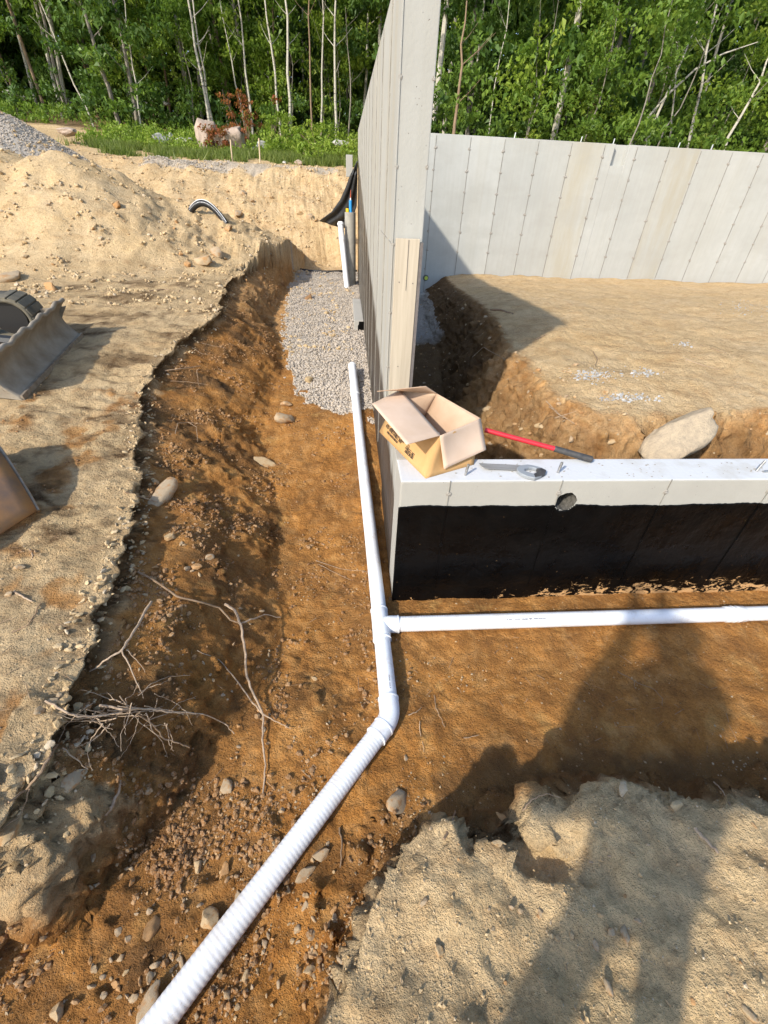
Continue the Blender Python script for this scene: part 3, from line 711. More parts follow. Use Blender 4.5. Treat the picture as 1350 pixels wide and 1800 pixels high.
# board leaning against the end of the tall wall
M['lumber'] = simple('lumber', (.50, .43, .33), .8, col2=(.38, .32, .24), scale=2.2, stretch=(14, 14, .6), bump=.3, bscale=4, bdist=.003)
M['ply_edge'] = simple('ply_edge', (.10, .085, .08), .7, col2=(.16, .14, .13), scale=30)
bd = empty('wooden_board', (.10, 1.19, 1.02)); tag(bd, 'upright weathered wooden board against the end of the tall wall, split down its middle', 'board')
MB().box((.0, -.002, .568), (.158, .036, 1.136), bevel=.003).build('plank', M['lumber'], bd)
MB().box((.004, -.0222, .98), (.0025, .003, .30)).build('crack', M['ply_edge'], bd)
MB().box((.0925, .010, .560), (.022, .05, 1.11)).build('form_edge', M['ply_edge'], bd)
for (ax_, az_) in ((-.045, .88), (.05, .875), (-.02, .30), (.03, .02), (-.05, .05)):
    MB().tube([(ax_, -.0195, az_), (ax_, -.0225, az_)], .004, 8).build('nail_head', M['ply_edge'], bd)

# ------------------------------------------------------------------ white drain pipe run
def unit(v): return v/np.linalg.norm(v)
def pvc(name, gloss=.35):
    m, nt, b = nodes_of(name); n = N(nt); v = n.coord()
    c = n.mix(n.noise(v, 5, 4, .6, .45, .8), (.79, .81, .84), (.70, .71, .72))
    c = n.mix(n.math('MULTIPLY', n.noise(v, 60, 4, .7, .62, .72), .6), c, (.42, .28, .15))
    c = n.mix(n.math('MULTIPLY', n.noise(v, 7, 7, .78, .52, .70), .5), c, (.50, .37, .23))
    n.link(c, b.inputs['Base Color']); b.inputs['Roughness'].default_value = gloss
    return m
M['pvc'] = pvc('pvc')
def pipe_mesh(pts, r, ridge=0.0, period=.013, seg=44, step=.0045):
    pts = [np.array(p, float) for p in pts]; V = []
    segs = [(a, b, np.linalg.norm(b-a)) for a, b in zip(pts, pts[1:])]; L = sum(s[2] for s in segs)
    ns_ = max(2, int(L/(step if ridge else .05)))
    t0 = (pts[1]-pts[0]); t0 = t0/np.linalg.norm(t0); up = np.array([0, 0, 1.]); nx = np.cross(t0, up); nx /= np.linalg.norm(nx)
    for i in range(ns_+1):
        s = L*i/ns_; q = s
        for a, b, l in segs:
            if q <= l or (b is segs[-1][1]): break
            q -= l
        c = a+(b-a)*(q/l); t = (b-a)/l
        nx = nx-t*np.dot(nx, t); nx /= np.linalg.norm(nx); ny = np.cross(t, nx)
        rr = r-ridge*(0.5+0.5*math.cos(2*math.pi*s/period))**3 if ridge else r
        an = np.linspace(0, 2*math.pi, seg, endpoint=False)
        V.append(c+rr*(np.cos(an)[:, None]*nx+np.sin(an)[:, None]*ny))
    V = np.array(V); I = np.arange(V.shape[0]*seg).reshape(-1, seg); J = np.roll(I, -1, 1)
    F = np.stack([I[:-1], J[:-1], J[1:], I[1:]], -1).reshape(-1, 4)
    return V.reshape(-1, 3), F
def pipe(name, pts, r, parent, ridge=0.0, period=.013, caps=False):
    V, F = pipe_mesh(pts, r, ridge, period); me = np_mesh(name, V, F); me.materials.append(M['pvc'])
    return link(name, me, parent=parent)
run = empty('white_drain_pipe', (0, 0, 0)); tag(run, 'white plastic drain pipe with tee and elbow running along both walls', 'pipe')
PR = .052
A_ = wZ(686, 1262, .065); TEE = wZ(669, 1098, .062); 
LOW0 = wZ(268, 1812, .085); d_ = LOW0-A_; LOWE = A_+d_*1.25
UP1 = wZ(651, 935, .095); UP2 = wZ(637, 812, .20); UP3 = wZ(624, 690, .33); UP4 = wZ(620, 650, .40)
RT = wZ(1290, 1079.5, .062); RTE = TEE+(RT-TEE)*2.6
def unit(v): return v/np.linalg.norm(v)
u_l = unit(LOWE-A_); u_m = unit(TEE-A_); u_r = unit(RT-TEE); u_u = unit(UP1-TEE)
pipe('pipe', [A_+u_l*.10, LOWE], PR, run, .0010, .0195)
pipe('pipe', [A_+u_m*.09, TEE-u_m*.11], PR, run, .0009, .0125)
pipe('pipe', [TEE+u_r*.10, RT-u_r*.02], PR, run, .0014, .012)
pipe('pipe', [RT+u_r*.02, RTE], PR, run, .0008, .012)
pipe('pipe', [TEE+u_u*.10, UP1, UP2, UP3], PR, run)
# elbow
eb = MB()
q = [A_+u_l*.13, A_+u_l*.065]; 
for t in np.linspace(0, 1, 6)[1:-1]:
    p = (1-t)**2*(A_+u_l*.065)+2*t*(1-t)*A_+t*t*(A_+u_m*.05); q.append(p)
q += [A_+u_m*.05, A_+u_m*.115]
eb.tube(q, [.0585, .0575]+[.0565]*(len(q)-4)+[.0575, .0585], 36); eb.build('elbow', M['pvc'], run, smooth=True)
rg_ = MB()
for c_, u_ in ((A_+u_l*.128, u_l), (A_+u_l*.062, u_l), (A_+u_m*.112, u_m)): MB().tube([c_-u_*.004, c_+u_*.004], .0605, 36).build('collar', M['pvc'], run, smooth=True)
pass
tb = MB(); tb.tube([TEE-u_m*.125, TEE-u_m*.12, TEE, TEE+u_u*.115, TEE+u_u*.12], [.057, .0585, .0575, .0585, .057], 36)
tb.tube([TEE+u_r*.0, TEE+u_r*.05, TEE+u_r*.115, TEE+u_r*.12], [.054, .0575, .0585, .0565], 36)
tb.build('tee_fitting', M['pvc'], run, smooth=True)
rg_ = MB()
for c_, u_ in ((TEE-u_m*.122, u_m), (TEE+u_u*.118, u_u), (TEE+u_r*.118, u_r)): MB().tube([c_-u_*.004, c_+u_*.004], .0605, 36).build('collar', M['pvc'], run, smooth=True)
pass
cp = MB(); cp.tube([RT-u_r*.075, RT-u_r*.07, RT-u_r*.02, RT-u_r*.018, RT-u_r*.006, RT+u_r*.006, RT+u_r*.018, RT+u_r*.02, RT+u_r*.07, RT+u_r*.075], [.0535, .057, .0575, .0600, .0572, .0572, .0600, .0575, .057, .0535], 36)
cp.build('coupling', M['pvc'], run, smooth=True)
u3 = unit(UP3-UP2); cp = MB(); cp.tube([UP3-u3*.08, UP3-u3*.078, UP3+u3*.08, UP3+u3*.082], [.053, .057, .0575, .054], 30); cp.build('coupling', M['pvc'], run, smooth=True)
pipe('pipe', [UP3+u3*.05, UP4+u3*.10], .0545, run)
cp = MB(); e_ = UP4+u3*.10; cp.tube([e_, e_+u3*.03, e_+u3*.045], [.0575, .0575, .052], 24); cp.build('pipe_end', M['pvc'], run, smooth=True)
# print along the pipe
M['ink'] = simple('ink', (.10, .10, .13), .6)
def text(body, size, loc, xdir, ydir, mat, parent, name='print', ext=.0006):
    cu = bpy.data.curves.new('t', 'FONT'); cu.body = body; cu.size = size; cu.extrude = ext; cu.align_x = 'LEFT'
    o = bpy.data.objects.new('t', cu); COL.objects.link(o)
    dg = bpy.context.evaluated_depsgraph_get(); me = bpy.data.meshes.new_from_object(o.evaluated_get(dg))
    bpy.data.objects.remove(o)
    me.materials.clear(); me.materials.append(mat)
    x_ = Vector(xdir).normalized(); z_ = x_.cross(Vector(ydir)).normalized(); y_ = z_.cross(x_)
    me.transform(Matrix(((x_.x, y_.x, z_.x, loc[0]), (x_.y, y_.y, z_.y, loc[1]), (x_.z, y_.z, z_.z, loc[2]), (0, 0, 0, 1))))
    return link(name, me, parent=parent)
nrm_c = unit(np.array([0, -.62, .78]))
tp = TEE + u_r*(.85) + nrm_c*(PR+.0002)
text('4" PVC   D2729   DRAIN PIPE  PERFORATED', .0145, tp+np.array([0, 0, .004]), u_r, np.cross(nrm_c, u_r), M['ink'], run)
tp = A_ + u_m*(.16) + unit(np.array([.35, -.2, .9]))*(PR+.0004)
text('4" PVC  DRAIN', .013, tp, u_m, np.cross(unit(np.array([.35, -.2, .9])), u_m), M['ink'], run)

# ------------------------------------------------------------------ cardboard box
def card(name, a, b_):
    m, nt, b = nodes_of(name); n = N(nt); v = n.coord()
    c = n.mix(n.noise(v, 6, 4, .6), a, b_); fl = n.noise(n.coord((1, 1, 1)), 120, 3, .6, 0, 1)
    n.link(c, b.inputs['Base Color']); b.inputs['Roughness'].default_value = .8; b.inputs['Specular IOR Level'].default_value = .2
    n.link(n.bump(n.math('ADD', fl, n.noise(v, 9, 3, .5, 0, 3)), .3, .004), b.inputs['Normal'])
    return m
M['card'] = card('card', (.50, .30, .13), (.42, .24, .095)); M['card_in'] = card('card_in', (.52, .37, .26), (.44, .30, .20))
M['card_flap'] = card('card_flap', (.60, .45, .34), (.54, .39, .28))
B0 = wZ(748, 841, 1.022); B3 = wZ(832.5, 816.5, 1.022); B1 = wZ(667, 759, 1.022); B2 = B1+(B3-B0)*.98
T0 = wZ(774.7, 765.3, 1.245); T3 = wZ(844.7, 735.2, 1.235); T2 = wZ(768.2, 692, 1.275); T1 = wZ(704, 685, 1.27)
def on_plane(px, py, o_, n_):
    d = ray(px, py); return CAMP+d*(np.dot(o_-CAMP, n_)/np.dot(d, n_))
F1a = wZ(654, 710, 1.262); F1b = wZ(714.4, 781.6, 1.262); G3 = wZ(854.5, 790.6, 1.06); G0 = wZ(780.4, 824.8, 1.05)
K1 = wZ(663, 688, 1.33)
ne = unit(np.cross(B3-B0, (T0+T3)/2-(B0+B3)/2)); ne = ne if ne[1] < 0 else -ne
G3 = on_plane(854.5, 790.6, (B0+T3)/2+ne*.045, ne); G0 = on_plane(780.4, 824.8, (B0+T3)/2+ne*.04, ne)
box = empty('cardboard_box', tuple((B0+B3+B1+B2)/4)); tag(box, 'open brown cardboard box with flaps folded out on the low wall corner', 'box')
def sheet(name, quad, mat, parent, thick=.004, nu=10, nv=10, bulge=0.0, seed=0, warp=.004):
    """a card panel as a gently bent surface with thickness; quad a,b,c,d"""
    a, b, c, d = [np.array(p) for p in quad]; V = []
    nn = np.cross(b-a, d-a); nn /= np.linalg.norm(nn)
    for j in range(nv+1):
        for i in range(nu+1):
            u, v = i/nu, j/nv
            p = (a*(1-u)+b*u)*(1-v)+(d*(1-u)+c*u)*v
            bl = bulge*math.sin(math.pi*u)*math.sin(math.pi*v)+warp*math.sin(u*5+seed)*math.sin(v*3.5+seed*2)*(math.sin(math.pi*u)*math.sin(math.pi*v))**.5
            V.append(p+nn*bl)
    I = np.arange((nu+1)*(nv+1)).reshape(nv+1, nu+1)
    F = np.stack([I[:-1, :-1], I[:-1, 1:], I[1:, 1:], I[1:, :-1]], -1).reshape(-1, 4)
    me = np_mesh(name, np.array(V), F); me.materials.append(mat); o = link(name, me)
    s = o.modifiers.new('s', 'SOLIDIFY'); s.thickness = thick; s.offset = 0
    return under(parent, o)
sheet('side_panel', (B0, B1, T1, T0), M['card'], box, bulge=-.006, seed=1)
sheet('end_panel', (B3, B0, T0, T3), M['card'], box, bulge=.008, seed=2)
sheet('side_panel', (B2, B3, T3, T2), M['card_in'], box, bulge=.01, seed=3)
sheet('end_panel', (B1, B2, T2, T1), M['card_in'], box, bulge=.006, seed=4)
sheet('bottom_panel', (B0, B3, B2, B1), M['card_in'], box, seed=5)
sheet('flap', (T0, T1, F1a, F1b), M['card_flap'], box, bulge=.004, seed=6).data.name = 'flap'
sheet('flap', (T0+(T0-T3)*.02, T3, G3, G0), M['card_flap'], box, bulge=.012, seed=7)
sheet('flap', (T1, T2, T2+(K1-T1)*.35+np.array([-.03, .02, .05]), K1), M['card_in'], box, bulge=.004, seed=8)
bg_ = sheet('plastic_bag', (T0+np.array([.0, .03, -.07]), T0+np.array([.03, .05, -.07]), T0+np.array([.01, .10, -.03]), T0+np.array([-.005, .05, -.008])), simple('bag', (.80, .80, .82), .3), box, .002, 12, 12, .006, 3, .006)
nrm_ = unit(np.cross(B0-B1, (T1+T0)/2-(B0+B1)/2)); nrm_ = nrm_ if nrm_[0] < 0 else -nrm_
M['ink_b'] = simple('ink_b', (.035, .025, .02), .8)
def on_panel(px, py):
    d = ray(px, py); c0 = (B0+B1+T0+T1)/4
    return CAMP + d*(np.dot(c0-CAMP, nrm_)/np.dot(d, nrm_)) + nrm_*.008
for txt, a, c in [('QUALITY PIPE AND', (689, 753), (711, 781)), ('4321 42ND STREET NW', (679, 750), (705.5, 781.5)), ('FARGO NORTH DAKOTA', (681, 761), (699, 780.5)), ('TO:', (716, 785.5), (720, 789.5)),
                  ('FARGO, ND', (713, 789), (727.5, 804)), ('MADE IN USA', (712, 795), (726, 808.5))]:
    pa, pc = on_panel(*a), on_panel(*c); L_ = np.linalg.norm(pc-pa); ux_ = unit(pc-pa); uy_ = np.cross(nrm_, ux_); uy_ = uy_ if uy_[2] > 0 else -uy_
    if np.dot(np.cross(ux_, uy_), nrm_) < 0: ux_ = -ux_; pa = pc
    o = text(txt, 1.0, (0, 0, 0), (1, 0, 0), (0, 1, 0), M['ink_b'], None, 'print', .001)
    wd = max(v.co.x for v in o.data.vertices)
    sy_ = min(L_/wd*1.35, .045)
    o.data.transform(Matrix(((ux_[0]*L_/wd, uy_[0]*sy_, nrm_[0], pa[0]), (ux_[1]*L_/wd, uy_[1]*sy_, nrm_[1], pa[1]), (ux_[2]*L_/wd, uy_[2]*sy_, nrm_[2], pa[2]), (0, 0, 0, 1))))
    under(box, o)

# ------------------------------------------------------------------ tools on the low wall
M['red'] = simple('red', (.55, .022, .035), .35, col2=(.42, .02, .03), scale=14); M['rubber'] = simple('rubber', (.028, .028, .03), .6, col2=(.07, .065, .06), scale=30)
bar = empty('red_handled_tool', (1.058, .301, 1.05)); tag(bar, 'long red metal tool handle with a black rubber grip reaching out from the cardboard box', 'tool')
h0 = np.array([.615, .47, 1.130]); h1 = np.array([1.055, .300, 1.078]); h2 = np.array([1.285, .2135, 1.044]); uu = unit(h2-h1)
under(bar, MB().tube([h0, h1], .0165, 20).build('shaft', M['red'], smooth=True))
under(bar, MB().tube([h1-uu*.005, h1, h1+uu*.01, h2-uu*.02, h2-uu*.006, h2], [.0185, .021, .020, .022, .021, .014], 20).build('grip', M['rubber'], smooth=True))
saw = empty('hand_saw', (.8, .13, 1.03)); tag(saw, 'grey hand saw with an open loop handle lying flat on the low wall', 'saw')
def cpt(x, y, Z): return wZ(600+x/2.7, 600+y/2.7, Z)
bl = [cpt(x, y, 1.034) for x, y in [(652, 577), (700, 580), (770, 583), (850, 587), (858, 600), (850, 612), (770, 608), (700, 606), (680, 601), (663, 590)]]
M['saw_steel'] = simple('saw_steel', (.33, .33, .32), .45, .2, col2=(.20, .19, .18), scale=10, stretch=(1, 12, 1))
under(saw, MB().prism(bl, .0025, (0, 0, 1)).build('blade', M['saw_steel']))
def ring_prism(outer, inner, thick):
    b = MB(); n_ = len(outer); a = [b.b.verts.new(p) for p in outer]; c = [b.b.verts.new(p) for p in inner]
    dz = Vector((0, 0, -thick)); a2 = [b.b.verts.new(Vector(p)+dz) for p in outer]; c2 = [b.b.verts.new(Vector(p)+dz) for p in inner]
    for i in range(n_):
        j = (i+1) % n_
        b.b.faces.new((a[i], a[j], c[j], c[i])); b.b.faces.new((a2[i], c2[i], c2[j], a2[j]))
        b.b.faces.new((a[i], a2[i], a2[j], a[j])); b.b.faces.new((c[i], c[j], c2[j], c2[i]))
    return b
outer = [(833, 598), (850, 587), (885, 583), (915, 588), (950, 598), (973, 609), (970, 624), (948, 637), (920, 648), (885, 640), (852, 626), (836, 612)]
inner = [(868, 606), (876, 601), (890, 597), (908, 597), (925, 602), (936, 608), (934, 614), (925, 620), (912, 626), (895, 621), (878, 616), (870, 611)]
M['grey_plastic'] = simple('grey_plastic', (.25, .27, .29), .45)
rp = ring_prism([cpt(x, y, 1.046) for x, y in outer], [cpt(x, y, 1.046) for x, y in inner], .022)
hd = under(saw, rp.build('handle', M['grey_plastic'])); bv = hd.modifiers.new('b', 'BEVEL'); bv.width = .004; bv.segments = 2
gp_ = [cpt(x, y, 1.0475) for x, y in [(925, 602), (950, 600), (973, 610), (970, 624), (948, 636), (920, 646), (913, 628), (928, 619), (936, 610)]]
g_ = under(saw, MB().prism(gp_, .0235, (0, 0, 1)).build('grip', M['rubber'])); bv = g_.modifiers.new('b', 'BEVEL'); bv.width = .003

# ------------------------------------------------------------------ things at the far end of the trench
M['post'] = simple('post', (.36, .34, .29), .85, col2=(.24, .225, .20), scale=8, bump=.4, bscale=50)
post = empty('concrete_post', (-.2, 9.6, .55)); tag(post, 'short round concrete post at the far foot of the tall wall', 'post')
PT = wY(615.5, 373, 9.6)
MB().tube([(0, 0, -.1), (0, 0, PT[2]-.55)], [.125, .122], 28).build('shaft', M['post'], post, smooth=True)
post.location = (PT[0], 9.6, .55)
M['blue'] = simple('blue', (.02, .25, .60), .4); M['yellow'] = simple('yellow', (.75, .50, .02), .5); M['orange_red'] = simple('orange_red', (.55, .10, .04), .5)
ct = empty('caulk_tube', (PT[0]+.01, 9.57, PT[2])); tag(ct, 'blue caulk tube with a thin red nozzle standing on the concrete post', 'caulk tube')
MB().tube([(0, 0, 0), (0, 0, .215), (0, 0, .22)], [.036, .036, .026], 18).build('cartridge', M['blue'], ct, smooth=True)
MB().tube([(0, 0, .22), (0, 0, .26)], [.016, .012], 12).build('collar', M['pvc'], ct, smooth=True)
MB().tube([(0, 0, .26), (.006, 0, .40)], [.010, .005], 10).build('nozzle', M['orange_red'], ct, smooth=True)
o = MB().box((PT[0]-.065, 9.55, PT[2]+.035), (.06, .06, .07), bevel=.006).build('yellow_cap', M['yellow']); tag(o, 'small yellow plastic cap beside the blue caulk tube on the post', 'cap')
w0 = wY(610, 505, 9.3); w1 = wY(598.5, 394, 9.45)
lp = empty('leaning_white_pipe', tuple(w0)); tag(lp, 'white plastic pipe standing out of the gravel and leaning beside the concrete post', 'pipe')
V, F_ = pipe_mesh([w0, w0*.35+w1*.65, w1], .062, 0, seg=24); me = np_mesh('pipe', V, F_); me.materials.append(M['pvc']); under(lp, link('pipe', me))
uu = unit(w1-w0); under(lp, MB().tube([w1-uu*.01, w1+uu*.02, w1+uu*.05], [.07, .068, .045], 20).build('pipe_cap', M['pvc'], smooth=True))
under(lp, MB().tube([w1-uu*.30, w1-uu*.20], [.069, .069], 20).build('coupling', M['pvc'], smooth=True))
# black hose across the far trench floor
hp = [wZ(x, y, .62) for x, y in [(528, 476), (545, 478), (575, 480), (600, 479), (627, 478)]]
hp = [np.array([p[0], p[1], gz(p[0], p[1])+.03]) for p in hp]
M['black'] = simple('black', (.015, .015, .016), .5)
tag(MB().tube(hp, .028, 10).build('black_hose', M['black'], smooth=True), 'thin black hose lying across the far end of the trench floor', 'hose')
# half buried corrugated pipe
pa = [hit(*p)[0] for p in ((334, 372), (398, 394))]
arc = []
for i in range(41):
    t = i/40; p = pa[0]*(1-t)+pa[1]*t; p = p+np.array([0, .05, .30*math.sin(math.pi*(t*.93+.05))**.8 - .06]); arc.append(p)
cpipe = empty('black_corrugated_pipe', tuple(pa[0])); tag(cpipe, 'black corrugated pipe with white stripes arching out of the sandy slope', 'pipe')
V, F_ = pipe_mesh(arc, .062, .010, .03, 20, .008); me = np_mesh('hose', V, F_); me.materials.append(M['black']); under(cpipe, link('hose', me))
for off in (-.028, .028):
    under(cpipe, MB().tube([a+np.array([.2*off, -.050, .042+off*.8]) for a in arc], .007, 6).build('white_stripe', M['pvc']))
# black fabric hanging off the far wall corner
M['fabric'] = simple('fabric', (.018, .018, .019), .55, col2=(.035, .035, .036), scale=6, bump=.5, bscale=12, bdist=.02)
rowsF = [((627.5, 283), (628.5, 283), 10.55), ((617, 305), (628.5, 306), 10.7), ((608, 330), (628, 332), 10.9), ((598, 352), (627, 362), 11.1), ((583, 372), (620, 386), 11.3), ((561, 388), (603, 402), 11.6)]
VV = []; nu = 14
for ri in range(len(rowsF)*6-5):
    t = ri/6; i = min(int(t), len(rowsF)-2); f = t-i
    (l0, r0, y0_), (l1, r1, y1_) = rowsF[i], rowsF[i+1]
    L0 = wY(*(np.array(l0)*(1-f)+np.array(l1)*f), y0_*(1-f)+y1_*f); R0 = wY(*(np.array(r0)*(1-f)+np.array(r1)*f), 10.5*(1-f)+10.75*f if i < 1 else y0_*(1-f)+y1_*f-.15)
    for q in range(nu+1):
        u = q/nu; p = L0*(1-u)+R0*u; p = p+np.array([0, .05*math.sin(u*14+t), .0])*min(1, t); VV.append(p)
nr = len(VV)//(nu+1); I = np.arange(nr*(nu+1)).reshape(nr, nu+1)
me = np_mesh('black_fabric', np.array(VV), np.stack([I[:-1, :-1], I[:-1, 1:], I[1:, 1:], I[1:, :-1]], -1).reshape(-1, 4)); me.materials.append(M['fabric'])
o = link('black_fabric', me); s_ = o.modifiers.new('s', 'SOLIDIFY'); s_.thickness = .01
tag(o, 'black fabric sheet draped from the far corner of the tall wall down to the dirt', 'fabric')
p_ = wY(614, 292, 11.4); o = MB().box(tuple(p_), (.16, .2, .42), bevel=.01).build('concrete_block', M['concrete_cap']); tag(o, 'small pale concrete block beside the far corner of the tall wall', 'block')

# ------------------------------------------------------------------ compact excavator at the left edge
M['dusty_steel'] = simple('dusty_steel', (.34, .30, .24), .75, .1, col2=(.20, .155, .105), scale=5, bump=.4, bscale=20, bdist=.01)
M['worn_steel'] = simple('worn_steel', (.13, .10, .085), .55, .3, col2=(.40, .19, .06), scale=3.5, bump=.3, bscale=30)
M['edge_steel'] = simple('edge_steel', (.36, .31, .25), .5, .4, col2=(.22, .17, .12), scale=20)
M['track'] = simple('track', (.05, .05, .042), .85, col2=(.17, .145, .10), scale=7, bump=.5, bscale=20, bdist=.01)
ex = empty('compact_excavator', (-4.2, 2.2, .95)); tag(ex, 'dusty compact excavator at the left edge, only its blade, one track and bucket in view', 'excavator')
E0 = hit(41, 704)[0]; E1 = hit(146, 592)[0]
P0_ = wZ(38, 628, 1.27); P1_ = wZ(128, 529, 1.30)
ub = unit(E1-E0); nb_ = np.array([ub[1], -ub[0], 0]); nb_ = nb_ if nb_[0] > 0 else -nb_
Lb = np.linalg.norm(E1-E0); VV = []; prof_n = 14; cols = 40
for i in range(cols+1):
    u = i/cols; e = E0*(1-u)+E1*u
    Ht = .39+.010*math.sin(u*23)+.008*math.sin(u*51+1)
    for j in range(prof_n+1):
        t = j/prof_n; back = -.16*math.sin(math.pi*min(1, t*.82))**.9 - .03*t + .05*t*t
        VV.append(e+nb_*back+np.array([0, 0, Ht*t]))
I = np.arange((cols+1)*(prof_n+1)).reshape(cols+1, prof_n+1)
me = np_mesh('blade', np.array(VV), np.stack([I[:-1, :-1], I[1:, :-1], I[1:, 1:], I[:-1, 1:]], -1).reshape(-1, 4)); me.materials.append(M['dusty_steel'])
bl_ = under(ex, link('blade', me)); s_ = bl_.modifiers.new('s', 'SOLIDIFY'); s_.thickness = .028; s_.offset = 0
tl = [np.array(VV[I[i, prof_n]])+np.array([0, 0, .005]) for i in range(cols+1)]
under(ex, MB().tube(tl, .022, 10).build('blade_lip', M['dusty_steel'], smooth=True))
under(ex, MB().prism([E0+nb_*.015, E1+nb_*.015, E1+nb_*.008+np.array([0, 0, .045]), E0+nb_*.008+np.array([0, 0, .045])], .02, nb_).build('cutting_edge', M['edge_steel']))
for e, nm in ((E0, -1), (E1, 1)):
    pr_ = [e+nb_*(-.0), e+nb_*(-.12)+np.array([0, 0, .02]), e+nb_*(-.30)+np.array([0, 0, .06]), e+nb_*(-.33)+np.array([0, 0, .30]), e+nb_*(-.06)+np.array([0, 0, .33]), e+nb_*(-.15)+np.array([0, 0, .20]), e+nb_*(-.12)+np.array([0, 0, .09])]
    under(ex, MB().prism(pr_, .02*nm, ub).build('end_plate', M['dusty_steel']))
for u in (.28, .62):
    q = E0*(1-u)+E1*u
    under(ex, MB().tube([q-nb_*.17+np.array([0, 0, .14]), q-nb_*1.3+np.array([0, 0, .26])], .055, 8).build('blade_arm', M['black']))
c_ = (E0+E1)/2-nb_*1.6
rz = math.atan2(ub[1], ub[0])
for side_, cc in ((1, E1-nb_*1.10+ub*(-.05)),):
    loop = []
    Lh, Rr = .75, .22
    for k_ in range(64):
        a = 2*math.pi*k_/64
        loop.append(((Lh-Rr if math.cos(a) > 0 else -(Lh-Rr))+Rr*math.cos(a), Rr+Rr*math.sin(a)))
    V = []; W_ = .30
    for (lx, lz) in loop:
        for wv in (-W_/2, W_/2):
            V.append(cc+nb_*lx+ub*wv+np.array([0, 0, lz+.01]))
    V = np.array(V); I = np.arange(len(V)).reshape(-1, 2); J = np.roll(I, -1, 0)
    me = np_mesh('track', V, np.stack([I[:, 0], I[:, 1], J[:, 1], J[:, 0]], -1)); me.materials.append(M['track'])
    tr = under(ex, link('track', me)); s_ = tr.modifiers.new('s', 'SOLIDIFY'); s_.thickness = .035
    for k_ in range(0, 64, 2):
        lx, lz = loop[k_]; a = 2*math.pi*k_/64
        p = cc+nb_*lx+np.array([0, 0, lz+.01]); out_ = nb_*math.cos(a)+np.array([0, 0, math.sin(a)])
        rot = Matrix((ub, out_, np.cross(ub, out_))).transposed()
        if k_ % 4 == 0: under(ex, MB().box(tuple(p+out_*.004), (W_*.96, .020, .075), rot=rot, bevel=.006).build('track_lug', M['track']))
    for lx in (-.5, 0, .5):
        under(ex, MB().tube([cc+nb_*lx+ub*(-.10)+np.array([0, 0, .25]), cc+nb_*lx+ub*.10+np.array([0, 0, .25])], .17, 20).build('track_wheel', M['black'], smooth=True))
# bucket resting on the shelf beside the trench
q0 = hit(67, 906)[0]+np.array([0, 0, .03]); q1 = wZ(0, 806, q0[2]+.17); qb = wZ(0, 940, q0[2])
up = np.array([0, 0, 1.]); ax_ = unit(np.array([q1[0]-q0[0], q1[1]-q0[1], 0])); bx_ = unit(qb-q0); 
n_b = unit(np.cross(bx_, q1-q0)); n_b = n_b if n_b[2] > 0 else -n_b
Lq = q1+(q1-q0)*.6; VV = []
for j in range(15):
    t = j/14; e = q0*(1-t)+Lq*t+n_b*.085*math.sin(math.pi*t)**.8
    for i in range(9): VV.append(e+bx_*(.75*i/8)-n_b*.0)
I = np.arange(15*9).reshape(15, 9)
me = np_mesh('bucket', np.array(VV), np.stack([I[:-1, :-1], I[:-1, 1:], I[1:, 1:], I[1:, :-1]], -1).reshape(-1, 4)); me.materials.append(M['worn_steel'])
bk_ = under(ex, link('bucket', me)); s_ = bk_.modifiers.new('s', 'SOLIDIFY'); s_.thickness = .02
side_ = [VV[I[j, 0]] for j in range(15)]+[Lq-n_b*.35, q0-n_b*.02]
under(ex, MB().prism([np.array(p)-bx_*.012 for p in side_], .016, bx_).build('bucket_side', M['worn_steel']))
under(ex, MB().tube([np.array(VV[I[j, 0]])-bx_*.014 for j in range(15)], .011, 8).build('bucket_edge', M['edge_steel'], smooth=True))
under(ex, MB().prism([q0-bx_*.01, q0+bx_*.75, q0+bx_*.75-n_b*.03+up*.0, q0-n_b*.03-bx_*.01], .02, up).build('cutting_lip', M['edge_steel'])) if False else None
#%%PART3

# ------------------------------------------------------------------ stones
def stone_mesh(name, seed, sub=2, mat='stone', nc=12, lo=.42, hi=.80):
    b = bmesh.new(); bmesh.ops.create_icosphere(b, subdivisions=sub, radius=1.0)
    r = random.Random(seed); ax = (1.0, r.uniform(.6, .85), r.uniform(.45, .7))
    V = np.array([v.co for v in b.verts])
    cuts = [(unit(np.array([r.gauss(0, 1) for _ in range(3)])), r.uniform(lo, hi)) for _ in range(nc)]
    for n_, d in cuts:
        e = V@n_ - d; V = V - np.maximum(e, 0)[:, None]*n_*.93
    nz_ = fbm3(V[:, 0]+seed, V[:, 1], V[:, 2], 1.3, 3, .5)
    V = V*(1+.16*nz_[:, None])*np.array(ax)
    for v, c in zip(b.verts, V): v.co = c
    for f in b.faces: f.smooth = True
    me = bpy.data.meshes.new(name); b.to_mesh(me); b.free(); me.materials.append(M[mat]); 
    me.set_sharp_from_angle(angle=math.radians(38)); return me
ST = [stone_mesh('stone', i, 3) for i in range(12)]
STB = [stone_mesh('stone', 50+i, 4, 'boulder', 6, .68, .92) for i in range(3)]
STC = [stone_mesh('clod', 80+i, 3, 'clod') for i in range(5)]
STD = [stone_mesh('clod', 90+i, 3, 'clod_dry') for i in range(4)]
